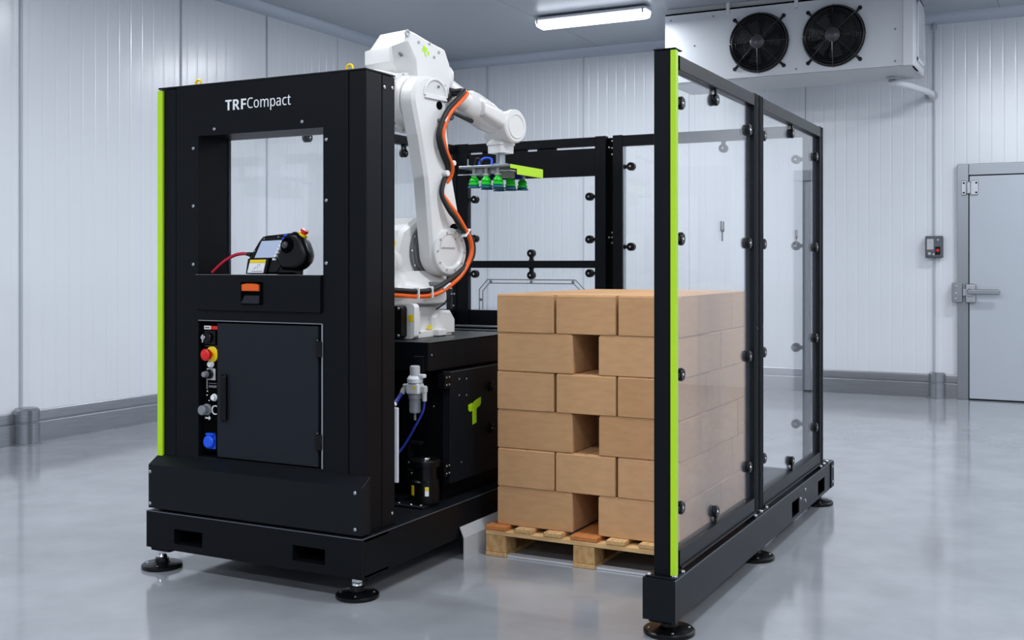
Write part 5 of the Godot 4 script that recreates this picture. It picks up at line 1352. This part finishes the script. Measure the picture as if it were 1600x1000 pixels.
func pallet() -> void:
	var x0 := -2.575
	var x1 := -1.545
	var d0 := 4.675
	var d1 := 5.93
	var t := thing("wooden_pallet", "pale wooden pallet under the stacked cartons", "pallet", T(V((x0 + x1) / 2, 0, (d0 + d1) / 2)))
	var cx := (x0 + x1) / 2
	var k := 0
	for q in [[x0, x0 + 0.112], [-2.418, -2.328], [-2.265, -2.172], [cx - 0.068, cx + 0.068], [-1.948, -1.855], [-1.792, -1.702], [x1 - 0.112, x1]]:
		add(t, "deck_board", MB.new().bb(q[0], q[1], 0.124, 0.146, d0 - 0.004 + 0.004 * (k % 2), d1, 0.004).mesh(), M["pine_orange"] if k == 0 or k == 3 else M["pine_0"], T(Vector3.ZERO))
		k += 1
	for d in [d0, (d0 + d1) / 2 - 0.05, d1 - 0.10]:
		add(t, "stringer_board", MB.new().bb(x0, x1, 0.102, 0.124, d, d + 0.10, 0.003).mesh(), M["pine_1"])
		for x in [x0, cx - 0.055, x1 - 0.11]:
			add(t, "block", MB.new().bb(x + 0.001, x + 0.109, 0.020, 0.102, d + 0.002, d + 0.115 if d < 5.0 else d + 0.098, 0.003).mesh(), M["pine_2"])
	for x in [x0, cx - 0.055, x1 - 0.11]:
		add(t, "skid_board", MB.new().bb(x, x + 0.11, 0.0, 0.020, d0, d1, 0.003).mesh(), M["pine_0"])


func carton(w: float, h: float, l: float) -> Array:
	# centre at the middle of the base; body plus two top flaps meeting along the longer side's middle
	var long_x := w > l
	var body := MB.new().box(Vector3(0, h / 2 - 0.001, 0), Vector3(w, h - 0.002, l), 0.0035).mesh()
	var flaps := []
	for s in [-1.0, 1.0]:
		var f := MB.new()
		if long_x:
			f.box(Vector3(0, h - 0.0005, s * (l / 4 + 0.0004)), Vector3(w - 0.012, 0.005, l / 2 - 0.003), 0.0015)
		else:
			f.box(Vector3(s * (w / 4 + 0.0004), h - 0.0005, 0), Vector3(w / 2 - 0.003, 0.005, l - 0.012), 0.0015)
		flaps.append(f.mesh())
	# manufacturer's joint: a thin strip down one corner
	var tab := MB.new()
	tab.box(Vector3(w / 2 - 0.018, h / 2, l / 2 + 0.0006), Vector3(0.03, h - 0.02, 0.0012))
	return [body, flaps, tab.mesh()]


func boxes() -> void:
	var h := 0.1853
	var two := carton(0.398, h - 0.003, 0.299)
	var three := carton(0.302, h - 0.003, 0.400)
	var names := ["bottom layer", "second layer up", "third layer up", "fourth layer up", "fifth layer up", "top layer"]
	var proto := {}
	for layer in 6:
		var odd := layer % 2 == 1
		var nx := 3 if odd else 2
		var nd := 3 if odd else 4
		for j in nd:
			for i in nx:
				var x: float = -2.534 + (0.151 + i * 0.3125 if odd else 0.199 + i * 0.529)
				var d: float = 4.72 + (0.2 + j * 0.403 if odd else 0.15 + j * 0.303)
				x += rng.randf_range(-0.002, 0.002)
				d += rng.randf_range(-0.0015, 0.0015)
				var col: String = ["left", "middle", "right"][i] if odd else ["left", "right"][i]
				var row: String = (["front row", "middle row", "rear row"] if odd else ["front row", "second row", "third row", "rear row"])[j]
				var lab := "brown carton in the %s, %s, %s side" % [names[layer], row, col]
				if col == "middle":
					lab = "brown carton in the %s, %s, between two others" % [names[layer], row]
				var key := "%d%d" % [nx, rng.randi() % 4]
				var o: Node3D
				var xf := T(V(x, 0.1462 + layer * h, d))
				if not proto.has(key):
					o = thing("cardboard_box", lab, "carton", xf, "cartons stacked on the pallet")
					var set_ := three if odd else two
					var m: Material = M["cardboard_" + key[1]]
					add(o, "body", set_[0], m, xf)
					for f in set_[1]:
						add(o, "flap", f, m, xf)
					add(o, "side_seam", set_[2], m, xf)
					proto[key] = o
				else:
					o = proto[key].duplicate()
					o.name = numbered("cardboard_box")
					add_child(o)
					o.transform = xf
					W[o] = xf
					tag(o, lab, "carton", "cartons stacked on the pallet")
				o.rotation.y = rng.randf_range(-0.003, 0.003)


func loose_bits() -> void:
	# bent sheet that guides the pallet on its left
	var prof := [Vector2(-2.622, 0.0), Vector2(-2.622, 0.103), Vector2(-2.644, 0.152), Vector2(-2.640, 0.155), Vector2(-2.617, 0.105), Vector2(-2.617, 0.0)]
	solo("guide_plate", MB.new().extrude(prof, -5.85, -4.545, Transform3D(), 0.0, 15).mesh(), M["pale_grey"], "bent pale grey guide plate on the floor left of the pallet", "guide plate")
	solo("floor_strip", MB.new().bb(-2.50, -1.493, 0.0, 0.010, 4.69, 4.73, 0.002).bb(-2.50, -1.493, 0.0, 0.004, 4.73, 4.76, 0.001).mesh(), M["white_plastic"], "white metal stop strip on the floor under the pallet front", "floor strip")
